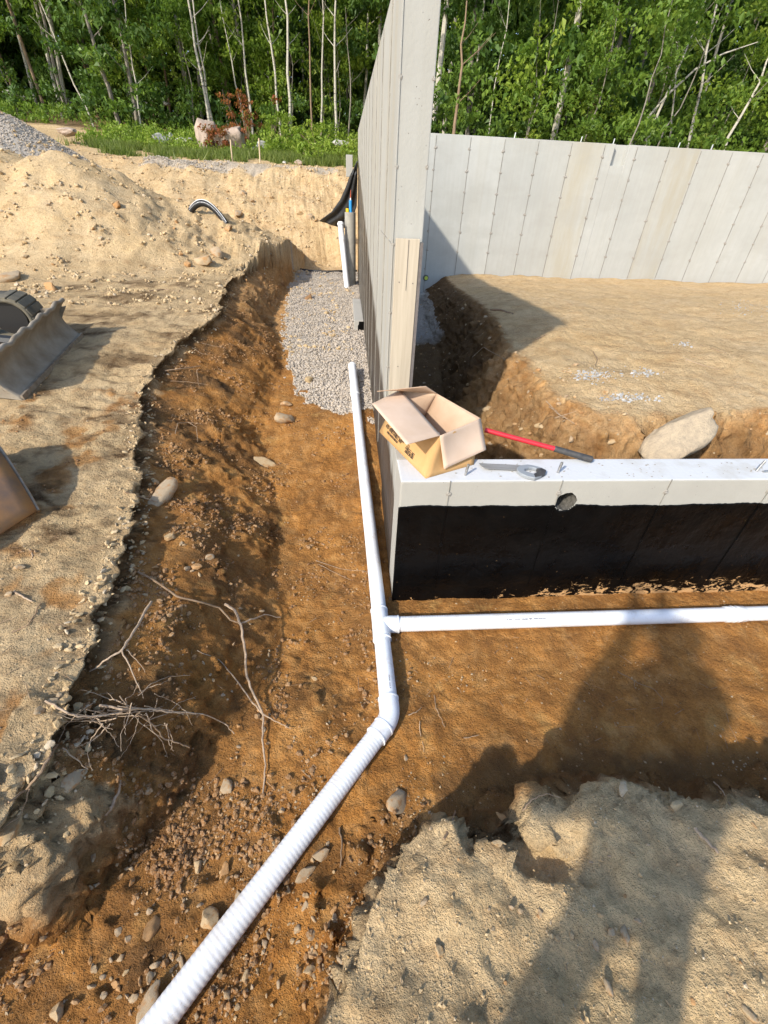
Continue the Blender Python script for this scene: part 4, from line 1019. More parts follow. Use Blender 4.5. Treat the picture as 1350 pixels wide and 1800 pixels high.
def put_stone(px, py, wpx, label, name='stone', kind='s', group=None, sink=.25, aspect=None, rz=None, tilt=None, cat=None):
    """a stone lying where that point of the photograph meets the ground, wpx photo pixels across"""
    p, nor = hit(px, py)
    depth = float((RM @ (p-CAMP))[2]); s = wpx*depth/FPX/2
    pool = {'s': ST, 'b': STB, 'c': STC, 'd': STD}[kind]; me = random.choice(pool)
    o = bpy.data.objects.new(name, me); COL.objects.link(o)
    sc = aspect or (1, 1, 1)
    o.scale = (s*sc[0], s*sc[1], s*sc[2])
    o.rotation_euler = (random.uniform(-.4, .4) if tilt is None else tilt, random.uniform(-.4, .4), random.uniform(0, 6.28) if rz is None else rz)
    o.location = tuple(p + np.array([0, 0, s*sc[2]*.6*(1-2*sink)]))
    tag(o, label, cat or ('clod' if kind in 'cd' else 'stone'), group); return o
NAMED = [
 (368, 1618, 48, 'large ochre flat-faced stone beside the lower white pipe', 's', (1, 1.15, .8)),
 (420, 1580, 30, 'pale rounded stone tucked against the lower white pipe above the ochre stone', 's', None),
 (697, 1412, 50, 'rough brown stone standing on the trench floor right of the lower pipe', 's', (1, 1, 1.2)),
 (397, 1387, 30, 'grey angular stone on the brown slope below the long hanging root', 's', None),
 (500, 740, 42, 'round brown stone lying below the end of the gravel', 's', (1, 1, 1.1)),
 (505, 712, 24, 'smaller brown stone just behind the round brown stone below the gravel', 's', None),
 (462, 815, 42, 'flat tan stone in the middle of the trench slope', 's', (1.2, .8, .6)),
 (543, 670, 26, 'tan lump of soil at the near edge of the gravel', 'd', None),
 (543, 525, 22, 'ochre clod sitting on the grey gravel', 'c', None),
 (497, 500, 14, 'small ochre clod on the left edge of the gravel', 'c', None),
 (356, 460, 34, 'rounded pale boulder on the shelf near the top of the bank', 's', (1, 1, 1.1)),
 (380, 446, 34, 'rounded tan boulder behind the pale one on the shelf', 's', (1, 1, 1.1)),
 (331, 466, 18, 'small tan stone left of the two rounded boulders on the shelf', 's', None),
 (15, 490, 46, 'big pale flat boulder at the left edge above the excavator track', 's', (1.3, 1, .8)),
 (37, 998, 24, 'pale grey stone alone on the shelf above the torn edge', 's', None),
 (15, 1045, 20, 'dark grey stone at the left edge of the shelf', 's', None),
 (345, 998, 24, 'tan stone resting against a pale grey stone on the brown slope', 's', None),
 (329, 1000, 15, 'pale grey stone left of the tan one on the brown slope', 's', None),
 (367, 982, 20, 'upright pale tan stone above the pair on the brown slope', 's', (1, 1, 1.4)),
 (405, 1027, 12, 'small white stone right of the long root on the brown slope', 's', None),
 (300, 945, 30, 'dark half-buried stone in the upper brown slope', 's', None),
 (285, 872, 66, 'large brown half-buried boulder breaking out of the torn bank edge', 's', (1.3, 1, .8)),
 (274, 848, 16, 'small grey stone above the brown half-buried boulder', 's', None),
 (130, 1372, 46, 'smooth grey cobble stuck in the left bank beneath the roots', 's', (1, 1, 1.1)),
 (15, 1462, 66, 'large smooth rounded cobble bulging from the bank at the left edge', 's', (1.1, 1, 1.2)),
 (185, 1020, 20, 'pale stone embedded near the torn edge of the shelf', 's', None),
 (70, 1249, 30, 'flat tan stone sunk in the shelf near its torn corner', 's', (1, 1, .5)),
 (535, 1540, 40, 'grey brown slab stone half under the lower white pipe', 's', (1.1, .8, .9)),
 (565, 1505, 36, 'tan stone leaning against the right side of the lower white pipe', 's', None),
 (576, 1484, 10, 'small cream pebble right of the lower white pipe', 's', None),
 (714, 1333, 14, 'round grey pebble right of the white elbow', 's', None),
 (553, 1193, 13, 'pale pebble on the orange floor left of the middle pipe', 's', None),
 (496, 1424, 16, 'cream pebble on the orange floor left of the lower pipe', 's', None),
 (267, 1632, 36, 'pale tan angular stone low in the trench left of the pipe', 's', (1.3, .8, .8)),
 (262, 1601, 14, 'grey oval stone above the pale angular one low in the trench', 's', None),
 (100, 1780, 34, 'ochre and tan stone at the bottom left corner', 's', (1, 1, 1.4)),
 (255, 1775, 54, 'broad grey slab stone at the bottom edge left of the pipe', 's', (1.5, .8, .6)),
 (235, 1755, 22, 'pale stone left of the broad grey slab', 's', None),
 (165, 1705, 18, 'tan stone near the foot of the bank at bottom left', 's', None),
 (347, 1523, 22, 'tan oval stone in the orange soil left of the ochre stone', 's', None),
 (395, 1535, 28, 'flat tan stone above the ochre stone', 's', (1.2, .9, .6)),
 (212, 1685, 16, 'grey round stone in the stony lower trench', 's', None),
 (276, 1696, 22, 'upright tan stone in the stony lower trench', 's', (1, .7, 1.4)),
 (320, 1695, 24, 'long pale stone in the stony lower trench', 's', (1.4, .6, .6)),
 (204, 1730, 20, 'brown angular stone in the stony lower trench', 's', None),
 (300, 1740, 20, 'tan blocky stone close to the lower pipe', 's', None),
 (400, 1750, 20, 'grey stone right of the pipe at the bottom', 's', None),
 (490, 1730, 18, 'pale upright stone right of the pipe near the bottom', 's', (.7, 1, 1.4)),
 (432, 1715, 18, 'round pale stone right of the pipe near the bottom', 's', None),
 (478, 1768, 14, 'oval tan stone at the bottom edge right of the pipe', 's', (.6, .6, 1.3)),
 (543, 1705, 24, 'grey stone beside the left foot of the near mound', 's', None),
 (548, 1645, 18, 'flat pale stone on the slope at the foot of the near mound', 's', None),
 (770, 1668, 34, 'orange and grey stone set in the sandy near mound', 's', (.9, .8, 1.3)),
 (745, 1586, 18, 'pale pebble set in the sandy near mound above the orange and grey stone', 's', None),
 (898, 1594, 18, 'cream oval pebble on the near mound', 's', (.7, .7, 1.3)),
 (915, 1604, 14, 'tan pebble right of the cream oval pebble on the near mound', 's', None),
 (1073, 1637, 24, 'bright orange stone on the near mound', 's', (.8, .8, 1.2)),
 (1098, 1640, 28, 'pale oval stone right of the bright orange stone on the near mound', 's', (1.3, .8, .8)),
 (949, 1605, 20, 'long yellowish stone on the near mound between the leg shadows', 's', (.7, .7, 1.5)),
 (980, 1648, 16, 'grey oval pebble on the near mound', 's', None), (1005, 1643, 14, 'tan oval pebble on the near mound', 's', None),
 (1047, 1662, 18, 'grey stone left of and below the bright orange stone', 's', None),
 (1070, 1737, 24, 'dull grey stone low on the near mound', 's', None), (1316, 1782, 28, 'grey angular stone in the bottom right corner', 's', None),
 (1120, 1617, 16, 'tan stone just above the pale oval stone on the near mound', 's', None),
 (885, 1440, 26, 'grey flat stone at the lip of the gully in the near mound', 's', (1.3, .8, .5)),
 (875, 1482, 24, 'pale flat stone in the lip of the near mound', 's', (1.3, .8, .5)),
 (1095, 1388, 30, 'rounded sandy lump crowning the rim of the near mound', 'd', None),
 (1187, 1416, 36, 'sandy clod on the right part of the near mound rim', 'd', None),
 (1075, 777, 30, 'pale stone sticking out of the mound face behind the low wall', 's', (1.3, .8, .7)),
 (948, 748, 18, 'cream stone in the ochre mound face above the red tool handle', 's', None),
 (933, 763, 14, 'small cream stone left of the one above the red tool handle', 's', None),
 (1003, 775, 22, 'upright pale stone in the mound face behind the low wall', 's', (.7, .7, 1.4)),
 (856, 721, 24, 'grey stone in the shaded mound face above the cardboard box', 's', None),
 (1065, 688, 18, 'flat pale stone in the upper edge of the ochre face', 's', None),
 (932, 697, 10, 'round white pebble in the ochre face', 's', None),
 (428, 341, 20, 'pale stone on the far sandy bank', 's', None), (443, 355, 16, 'tan stone on the far sandy bank right of the pale stone', 's', None),
 (420, 377, 22, 'pale flat stone below the two on the far sandy bank', 's', None), (533, 341, 10, 'small grey stone high on the far bank near the tall wall', 's', None),
 (528, 376, 14, 'pale stone beside the foot of the black fabric', 's', None), (545, 382, 18, 'brown stone touching the foot of the black fabric', 's', None),
 (402, 405, 26, 'tan stone at the end of the black corrugated pipe', 's', None),
 (205, 361, 22, 'tan stone half sunk in the dirt pile', 's', None), (45, 452, 16, 'white stone at the foot of the dirt pile', 's', None),
 (165, 495, 20, 'tan stone at the foot of the dirt pile right of the white one', 's', None), (90, 508, 30, 'sandy stone at the foot of the dirt pile', 's', None),
 (60, 515, 18, 'round pale stone near the excavator track', 's', None), (25, 819, 16, 'pale stone on the shelf between blade and bucket', 's', None),
 (572, 290, 12, 'white stone on the grass edge by the tall wall', 's', None),
]
for t_ in NAMED:
    px, py, wp, lab, kd, asp = t_
    put_stone(px, py, wp, lab, 'clod' if kd in 'cd' else 'stone', kd, aspect=asp, sink=.42)
# the large smooth boulder set in the rim of the inner mound
p, _ = hit(1215, 790)
pb = wZ(1222, 765, .97)
o = bpy.data.objects.new('boulder', STB[0]); COL.objects.link(o); o.location = (2.23, .70, .95); o.scale = (.34, .24, .21); o.rotation_euler = (.25, -.55, .35)
tag(o, 'large smooth tan boulder set in the mound just behind the low wall', 'boulder')
# countable small stones, alike, by area
def region_stones(n, box_, size, label, group, seed):
    r = random.Random(seed); x0, y0, x1, y1 = box_
    for i in range(n):
        px, py = r.uniform(x0, x1), r.uniform(y0, y1)
        p, nor = hit(px, py)
        if abs(p[0]-.1) < .2 and p[1] > -.1 and p[1] < 10.5: continue
        if -.1 < p[1] < .32 and p[0] > 0: continue
        s = r.uniform(*size)*r.uniform(.6, 1)
        o = bpy.data.objects.new('pebble', r.choice(ST)); COL.objects.link(o)
        depth = float((RM @ (p-CAMP))[2]); s = s*depth/FPX/2
        o.location = tuple(p+np.array([0, 0, s*.15])); o.scale = (s, s*r.uniform(.7, 1), s*r.uniform(.6, 1)); o.rotation_euler = (r.uniform(-.5, .5), r.uniform(-.5, .5), r.uniform(0, 6.3))
        side_w = '' if 'trench around' not in label else (' left of the lower pipe' if px-690 < -(py-1270)*.78 else ' right of the lower pipe')
        tag(o, label.replace(' around the white pipe', side_w), 'pebble', group+side_w)
region_stones(90, (150, 1500, 600, 1798), (9, 20), 'small tan or grey pebble in the stony lower trench around the white pipe', 'pebbles in the lower trench', 1)
region_stones(35, (690, 1450, 1345, 1798), (7, 14), 'small pebble half sunk in the sandy near mound', 'pebbles in the near mound', 2)
region_stones(45, (240, 900, 480, 1350), (8, 15), 'small pebble lying on the brown trench slope', 'pebbles on the trench slope', 3)
region_stones(25, (880, 640, 1130, 800), (7, 14), 'small pale pebble in the ochre face of the inner mound', 'pebbles in the mound face', 4)
region_stones(40, (60, 330, 600, 500), (7, 15), 'small tan stone on the dirt pile and far bank', 'stones on the far dirt', 5)

# uncountable grit: joined stones as stuff
base_ico = bmesh.new(); bmesh.ops.create_icosphere(base_ico, subdivisions=1, radius=1.0)
IV = np.array([v.co for v in base_ico.verts]); IF = np.array([[v.index for v in f.verts] for f in base_ico.faces]); base_ico.free()
OCT = np.array([[1, 0, 0], [-1, 0, 0], [0, 1, 0], [0, -1, 0], [0, 0, 1], [0, 0, -1]], float)
OF = np.array([[0, 2, 4], [2, 1, 4], [1, 3, 4], [3, 0, 4], [2, 0, 5], [1, 2, 5], [3, 1, 5], [0, 3, 5]])
def scatter(name, P, S, mat, ico=True, flat=.7, seed=0, lift=.2):
    r = np.random.default_rng(seed); n_ = len(P)
    BV, BF = (IV, IF) if ico else (OCT, OF)
    A = r.normal(size=(n_, 3, 3)); q, _ = np.linalg.qr(A)
    sc = np.stack([np.ones(n_), r.uniform(.6, .95, n_), r.uniform(.4, .8, n_)*flat/.7], 1)
    V = BV[None]*(1+r.uniform(-.18, .18, (n_, len(BV), 1)))*sc[:, None, :]
    V = np.einsum('nij,nkj->nki', q, V)*S[:, None, None]
    V[..., 2] *= .8
    V = V + P[:, None, :]+np.array([0, 0, 1])*S[:, None, None]*lift
    Fx = BF[None]+(np.arange(n_)*len(BV))[:, None, None]
    me = np_mesh(name, V.reshape(-1, 3), Fx.reshape(-1, 3), smooth=False)
    tn = np.repeat(r.random(n_), len(BV)); c = np.stack([tn, tn, tn, np.ones_like(tn)], 1).astype(np.float32)
    at = me.attributes.new('tone', 'FLOAT_COLOR', 'POINT'); at.data.foreach_set('color', c.ravel())
    o = link(name, me, M[mat]); tag(o, kind='stuff'); return o
GX, GY, GZ_ = GP[..., 0].ravel(), GP[..., 1].ravel(), GP[..., 2].ravel()
def area_w():
    return (np.gradient(P3[..., 0], axis=1)*np.gradient(P3[..., 1], axis=0)).ravel()
AW = np.abs(area_w())
TXv = np.gradient(P3, axis=1).reshape(-1, 3); TYv = np.gradient(P3, axis=0).reshape(-1, 3)
def pick(mask, n_, seed, near_bias=True):
    r = np.random.default_rng(seed)
    dd = np.sqrt((GX-CAMP[0])**2+(GY-CAMP[1])**2+(GZ_-CAMP[2])**2)
    wt = AW*mask/(dd**1.2 if near_bias else 1); wt = wt/wt.sum()
    id_ = r.choice(len(GX), n_, p=wt)
    P = np.stack([GX[id_], GY[id_], GZ_[id_]], 1)+TXv[id_]*r.uniform(-.5, .5, (n_, 1))+TYv[id_]*r.uniform(-.5, .5, (n_, 1))
    return P
clump = fbm2(GX, GY, 2.5, 3, off=70.)
front = (GY > -2.3) & (GY < 12) & (GX > -8) & (GX < 9)
wetf = GW.ravel()
free = ~((GX > -.02) & (GX < .3) & (GY > -.03) & (GY < 10.4)) & ~((GX > -.02) & (GY > -.03) & (GY < .3))
nearm = (poly_sd(GX, GY, NEAR_MOUND) > -.03)
slopem = (poly_sd(GX, GY, SHELF_POLY) < 0)*(poly_sd(GX, GY, SHELF_POLY) > -.9)
mA = front & free & (wetf > .45) & (GX < .06) 
P = pick(mA*np.clip(clump+.25, .01, 1)**1.5*(1+2*slopem), 15000, 3); S = .0025+.019*np.random.default_rng(4).random(len(P))**5
scatter('soil_crumbs', P, S, 'clod', seed=5)
mB_ = front & free & (wetf > .3)
P = pick(mB_*np.clip(clump+.2, .02, 1)*(1+3*(GY < -1.0)*(GX < .1)), 9000, 6); S = .0022+.009*np.random.default_rng(7).random(len(P))**4
scatter('grit', P, S, 'stone', False, seed=8)
mC = free & (wetf <= .45) & (GY < 10) & (GX > -6) & (GX < 4) & (GY > -2.3)
P = pick(mC*np.clip(clump+.3, .05, 1), 11000, 9); S = .0022+.009*np.random.default_rng(10).random(len(P))**4
scatter('sandy_crumbs', P, S, 'clod_dry', False, seed=11)
P = pick(nearm & (GY > -2.3) & (GX < 1.6), 4500, 12); S = .0016+.0045*np.random.default_rng(13).random(len(P))**3
scatter('mound_grit', P, S, 'clod_dry', False, seed=14, lift=.05)
mD = (GX > -9.5) & (GX < -.1) & (GY > 4.5) & (GY < 16.5) & (wetf < .5) & (GX < .0)
P = pick(mD*np.clip(clump+.1, .01, 1), 9000, 15, False); S = .010+.045*np.random.default_rng(16).random(len(P))**4
scatter('bank_crumbs', P, S, 'clod_dry', seed=17)
gz_m = (gravelzone.ravel() > .35)
P = pick(gz_m, 15000, 18); S = .010+.011*np.random.default_rng(19).random(len(P))
scatter('trench_gravel', P, S, 'gravel', ico=True, seed=20, lift=.5)
gm2 = (gr.ravel() > .5) & ~gz_m & (GX < -4) & (GY > 10)
P = pick(gm2, 7000, 21, False); S = .016+.02*np.random.default_rng(22).random(len(P))
scatter('gravel_pile', P, S, 'gravel', ico=False, seed=23, lift=.4)
gm3 = (gr.ravel() > .5) & ~gz_m & (((GX > -6.5) & (GX < 0) & (GY > 14)) | ((GX > .2) & (GY < 10.3) & (GY > 4)))
P = pick(gm3, 5000, 24, False); S = .012+.02*np.random.default_rng(25).random(len(P))
scatter('loose_gravel', P, S, 'gravel', ico=False, seed=26, lift=.4)
# chunks along the broken crust of the bank and stony dark face of the inner mound
mE = (np.abs(poly_sd(GX, GY, SHELF_POLY)) < .10) & (GY < 9.5) & (GY > -1.7)
P = pick(mE, 1300, 27); S = .005+.022*np.random.default_rng(28).random(len(P))**2.5
scatter('crust_chunks', P, S, 'clod_dry', seed=29, flat=.45, lift=.3)
mF = inside.ravel() & (facei.ravel() > .3)
P = pick(mF, 4500, 30); S = .005+.030*np.random.default_rng(31).random(len(P))**3
scatter('face_stones', P, S, 'stone', seed=32)
# grey ash-like mortar flakes on the inner mound
M['flake'] = simple('flake', (.40, .395, .385), .9, col2=(.30, .295, .29), scale=30)
for (px, py, sx, sy, nn_) in [(1040, 660, 38, 12, 260), (1105, 700, 55, 9, 220), (1130, 656, 30, 8, 120), (1205, 605, 16, 5, 60), (1300, 540, 50, 12, 120)]:
    r = random.Random(px); Pl = []
    for i in range(nn_):
        p, _ = hit(px+r.gauss(0, sx*.5), py+r.gauss(0, sy*.5)); Pl.append(p)
    Pl = np.array(Pl); S = .003+.017*np.random.default_rng(px).random(len(Pl))**2
    scatter('mortar_flakes', Pl, S, 'flake', seed=px, flat=.3)

# ------------------------------------------------------------------ roots and twigs
def root(pts, r0, r1, label, mat='root', lift=.012, name='root', branches=(), cat='root', ends_in=False):
    """pts: picture points, or (x, y, extra height above the soil)"""
    def to3(pp):
        out = []
        for q in pp:
            p, nor = hit(q[0], q[1]); e = q[2] if len(q) > 2 else lift
            d = unit(CAMP-p); out.append(p+d*e)
        # smooth
        res = []
        for a, b in zip(out, out[1:]):
            for t in (0, .25, .5, .75): 
                res.append(a*(1-t)+b*t+np.array([random.uniform(-1, 1) for _ in range(3)])*.0035*(0 if t == 0 else 1))
        res.append(out[-1]); return res
    rt_ = None
    for k_, (pp, ra, rb) in enumerate([(pts, r0, r1)]+list(branches)):
        P_ = to3(pp); n_ = len(P_); rad = [ra+(rb-ra)*i/(n_-1)*random.uniform(.9, 1.1) for i in range(n_)]
        if k_ == 0:
            base = P_[0]; mb = MB().tube([p-base for p in P_], [max(.0008, q) for q in rad], 7); rt_ = mb.build(name, M[mat], smooth=True); rt_.location = tuple(base)
        else:
            MB().tube([p-base for p in P_], [max(.0006, q) for q in rad], 6).build('rootlet', M[mat], rt_, smooth=True)
    tag(rt_, label, cat); return rt_
root([(242, 1005, .02), (270, 1020, .03), (310, 1048, .04), (350, 1058, .05), (385, 1068, .05), (405, 1090, .05), (420, 1095, .05)], .007, .005, 'long thin brown root curving across the upper brown slope')
root([(395, 1062, .07), (412, 1072, .08), (424, 1100, .09), (430, 1140, .09), (434, 1190, .08), (448, 1225, .06), (463, 1258, .05), (461, 1300, .03), (467, 1345, .02), (462, 1395, .02)], .009, .004, 'long forked pale root hanging down the slope left of the middle pipe', 'root_pale',
     branches=[([(424, 1095, .09), (445, 1088, .09), (465, 1080, .08), (493, 1085, .06)], .006, .003), ([(462, 1255, .05), (440, 1230, .04), (415, 1195, .03), (385, 1160, .02), (346, 1143, .01)], .005, .002), ([(463, 1256, .05), (490, 1270, .03), (512, 1281, .02)], .004, .0015)])
root([(266, 1058, .22), (250, 1085, .22), (232, 1115, .20), (215, 1142, .18), (190, 1158, .14), (158, 1180, .05)], .008, .0035, 'stout bare root sticking up out of the torn bank', 'root_pale',
     branches=[([(214, 1143, .18), (228, 1170, .14), (240, 1200, .12), (252, 1228, .1)], .004, .0015), ([(222, 1142, .18), (240, 1160, .15), (255, 1182, .12)], .002, .001)])
root([(80, 1232, .03), (110, 1248, .08), (137, 1260, .12), (175, 1258, .14), (215, 1252, .14)], .005, .003, 'pale broken root lying over the shelf corner above the root tangle', 'root_pale')
rr_ = random.Random(5)
br_ = []
for i in range(34):
    sx, sy = rr_.uniform(150, 300), rr_.uniform(1215, 1275); a = rr_.uniform(-.6, 3.6); L = rr_.uniform(35, 120)
    pts_ = [(sx, sy, .12+rr_.uniform(0, .06))]; 
    for k_ in range(3):
        a += rr_.uniform(-.5, .5); sx += math.cos(a)*L/3; sy += math.sin(a)*L/3*.75; pts_.append((min(sx, 420), min(sy, 1390), .09+rr_.uniform(-.05, .05)))
    br_.append((pts_, rr_.uniform(.0016, .003), .0008))
root([(175, 1240, .12), (215, 1247, .14), (265, 1246, .15), (300, 1252, .13), (355, 1255, .10), (395, 1272, .06), (412, 1290, .04)], .0055, .002, 'dense tangle of fine pale rootlets spreading from the torn bank edge', 'root_pale', name='root_tangle', branches=br_)
root([(240, 1255, .1), (270, 1275, .08), (290, 1300, .06), (310, 1305, .05), (333, 1314, .03)], .004, .003, 'crooked root running below the root tangle')
root([(100, 1310, .05), (85, 1335, .07), (65, 1365, .07), (45, 1390, .06), (15, 1410, .05)], .006, .004, 'grey stick-like root above the smooth cobbles at the left', 'root', branches=[([(52, 1386, .06), (38, 1430, .05), (0, 1462, .03)], .0025, .0015)])
root([(110, 1315, .04), (135, 1335, .05), (155, 1352, .03)], .003, .0015, 'thin pale rootlet over the grey cobble', 'root_pale')
root([(212, 1372, .03), (208, 1395, .03), (195, 1420, .02), (185, 1432, .02)], .004, .009, 'pale flat root end poking from the grey bank', 'root_pale')
root([(295, 500+135, .02), (320, 650, .06), (352, 646, .08)], .006, .003, 'brown root stub sticking out below the crust, upper bank') if False else None
root([(290, 652, .02), (315, 648, .07), (340, 645, .09), (352, 643, .08)], .008, .004, 'stout brown root stub poking from the upper torn bank', branches=[([(346, 650, .08), (348, 668, .06), (350, 682, .05)], .004, .002), ([(300, 670, .03), (330, 671, .06), (366, 677, .05)], .004, .002)])
root([(355, 603, .05), (375, 608, .06), (397, 612, .05)], .0025, .001, 'fine rootlet at the top of the torn bank', 'root_pale', branches=[([(340, 612, .03), (355, 622, .05), (370, 624, .05)], .0018, .001)])
root([(308, 762, .03), (312, 744, .06), (330, 742, .07), (345, 750, .05), (347, 776, .03)], .003, .0015, 'hooked pale rootlet on the middle of the bank', 'root_pale', branches=[([(330, 742, .07), (350, 745, .05)], .002, .001)])
root([(220, 865, .04), (255, 876, .05), (275, 882, .04)], .007, .004, 'brown root lying across the torn edge of the shelf')
root([(555, 985, .01), (600, 1000, .01), (645, 1005, .01)], .0022, .001, 'pale rootlet on the orange floor left of the upper pipe', 'root_pale')
root([(560, 992, .01), (600, 1012, .01), (642, 1030, .01)], .0018, .001, 'second thin rootlet just below it on the orange floor', 'root_pale')
root([(763, 1222, .01), (766, 1245, .01), (775, 1262, .01), (782, 1278, .01)], .002, .0012, 'thin pale rootlet on the orange floor right of the middle pipe', 'root_pale')
root([(738, 1268, .01), (739, 1290, .01), (745, 1322, .01)], .0025, .0012, 'pale curved rootlet just right of the white elbow', 'root_pale')
root([(718, 1257, .01), (732, 1252, .01), (741, 1243, .01)], .0028, .001, 'short forked rootlet touching the middle pipe near the elbow', 'root_pale')
root([(815, 1297, .01), (828, 1295, .01), (842, 1292, .01)], .0022, .0015, 'tiny straight rootlet on the orange floor right of the elbow', 'root_pale')
root([(597, 1455, .01), (601, 1490, .02), (598, 1525, .01)], .005, .003, 'short brown stick right of the lower pipe')
root([(1120, 1225+0, .01), (1150, 1200, .02), (1166, 1228, .01), (1168, 1240, .01)], .0025, .0015, 'curved twig in the shaded trench floor') if False else None
root([(1085, 1180, .01), (1120, 1200, .015), (1150, 1212, .015), (1165, 1228, .01), (1164, 1240, .01)], .0025, .0012, 'curved twig lying in the shade on the right trench floor')
root([(918, 1425, .02), (935, 1405, .05), (960, 1395, .06), (985, 1402, .03)], .003, .0015, 'thin curled rootlet arching over the gully of the near mound')
root([(1255, 1375, .03), (1270, 1390, .05), (1284, 1415, .02)], .0035, .002, 'bent rootlet beside the right rim of the near mound', 'root_pale')
root([(780, 1475, .02), (796, 1440, .05), (800, 1425, .04)], .005, .003, 'grey stick poking out of the left tip of the near mound')
root([(1222, 1455, .005), (1240, 1475, .008), (1262, 1500, .005)], .008, .005, 'pale flat stick half buried in the near mound', 'root_pale')
root([(862, 545, .02), (880, 545, .05), (902, 552, .02)], .02, .012, 'thick dark root lying on the shaded top of the inner mound')
root([(965, 715, .02), (985, 730, .04), (1010, 745, .03)], .004, .002, 'fine roots crossing on the ochre mound face', 'root_pale', branches=[([(960, 705, .03), (990, 735, .05)], .003, .001), ([(975, 735, .04), (1015, 722, .03)], .003, .001)])
root([(942, 597, .01), (950, 593, .02), (961, 588, .01)], .006, .004, 'short dark stick on the sunny top of the inner mound')
root([(1043, 618, .01), (1050, 632, .02), (1046, 645, .01)], .005, .003, 'curved dark root on the inner mound left of the mortar flakes')
root([(1230, 606, .01), (1258, 615, .015), (1278, 621, .01)], .004, .003, 'long dark stick on the right part of the inner mound')
root([(1205, 630, .01), (1230, 640, .01), (1265, 650, .01)], .004, .002, 'pale thin stick below the dark one on the inner mound', 'root_pale')
root([(830, 548+80, .02), (850, 610, .05), (885, 630, .04), (903, 645, .02)], .004, .002, 'pale root looping across the shaded face of the inner mound', 'root_pale')
root([(25, 1040, .005), (40, 1048, .01), (57, 1057, .005)], .006, .004, 'pale stick on the shelf right of the dark grey stone', 'root_pale')
root([(52, 965, .005), (58, 978, .01), (54, 985, .005)], .004, .002, 'small forked twig beside the pale grey stone on the shelf', 'root_pale')
root([(20, 1112, .005), (50, 1098, .01), (72, 1060, .005)], .0035, .002, 'long curved twig on the near part of the shelf')
root([(262, 512, .01), (290, 509, .01), (315, 512, .01)], .012, .008, 'dark stick lying on the shelf below the rounded boulders')
rr_ = random.Random(12)
tw = MB()
for i in range(260):
    px, py = rr_.choice([(rr_.uniform(0, 230), rr_.uniform(840, 1250)), (rr_.uniform(900, 1350), rr_.uniform(500, 690)), (rr_.uniform(60, 280), rr_.uniform(600, 800)), (rr_.uniform(250, 640), rr_.uniform(700, 1500)), (rr_.uniform(720, 1340), rr_.uniform(1120, 1330))])
    p, _ = hit(px, py)
    if (-.1 < p[1] < .35 and p[0] > 0) or (abs(p[0]-.1) < .2 and p[1] > 0): continue
    a = rr_.uniform(0, 6.3); L = rr_.uniform(.01, .05); d = np.array([math.cos(a), math.sin(a), rr_.uniform(-.1, .3)])*L
    tw.tube([p+np.array([0, 0, .003])-d, p+np.array([rr_.uniform(-.004, .004), 0, .005]), p+d+np.array([0, 0, .003])], rr_.uniform(.0007, .0018), 4)
tag(tw.build('twig_litter', M['root']), kind='stuff')
#%%PART4

# ------------------------------------------------------------------ woodland
def leaf_mat(name, cols, trans=.35):
    m, nt, b = nodes_of(name); n = N(nt); at = n.attr('tone'); t = n.sep(at.outputs['Color'])
    oi = n.new('ShaderNodeObjectInfo')
    c = n.mix(n.rng(t[0], 0, .5), cols[0], cols[1]); c = n.mix(n.rng(t[0], .6, 1), c, cols[2])
    c = n.mix(n.rng(oi.outputs['Random'], 0, 1, 0, .45), c, cols[3])
    n.link(c, b.inputs['Base Color']); b.inputs['Roughness'].default_value = .5; b.inputs['Specular IOR Level'].default_value = .35
    tr = n.new('ShaderNodeBsdfTranslucent'); n.link(n.mix(.6, c, (.20, .34, .03)), tr.inputs[0])
    mx = n.new('ShaderNodeMixShader'); mx.inputs[0].default_value = trans
    out = [q for q in nt.nodes if q.type == 'OUTPUT_MATERIAL'][0]
    n.link(b.outputs[0], mx.inputs[1]); n.link(tr.outputs[0], mx.inputs[2]); n.link(mx.outputs[0], out.inputs[0]); return m
M['leaf'] = leaf_mat('leaf', [(.08, .15, .022), (.16, .25, .032), (.29, .39, .055), (.09, .17, .028)], .45)
M['leaf_dark'] = leaf_mat('leaf_dark', [(.045, .095, .02), (.085, .155, .028), (.17, .26, .045), (.05, .11, .026)], .35)
M['leaf_bright'] = leaf_mat('leaf_bright', [(.15, .24, .03), (.26, .36, .04), (.42, .47, .08), (.17, .27, .035)], .42)
M['leaf_red'] = leaf_mat('leaf_red', [(.20, .05, .02), (.32, .09, .035), (.40, .15, .05), (.16, .05, .02)])
M['grass'] = leaf_mat('grass', [(.09, .13, .025), (.16, .21, .035), (.30, .31, .09), (.12, .15, .03)])
def bark(name, a, b_, marks=False):
    m, nt, b = nodes_of(name); n = N(nt); v = n.coord((1, 1, 1)); 
    c = n.mix(n.noise(n.coord((6, 6, 1.2)), 3, 5, .65), a, b_)
    if marks: c = n.mix(n.math('MULTIPLY', n.noise(n.coord((3, 3, 14)), 1.5, 4, .6, .58, .64), .8), c, (.05, .045, .04))
    n.link(c, b.inputs['Base Color']); b.inputs['Roughness'].default_value = .85
    n.link(n.bump(n.noise(n.coord((8, 8, 1.5)), 3, 4, .6, 0, 1), .5, .02), b.inputs['Normal']); return m
M['bark_white'] = bark('bark_white', (.50, .47, .40), (.33, .30, .24), True)
M['bark_grey'] = bark('bark_grey', (.26, .23, .19), (.15, .13, .105))
M['bark_brown'] = bark('bark_brown', (.28, .19, .12), (.16, .11, .07))
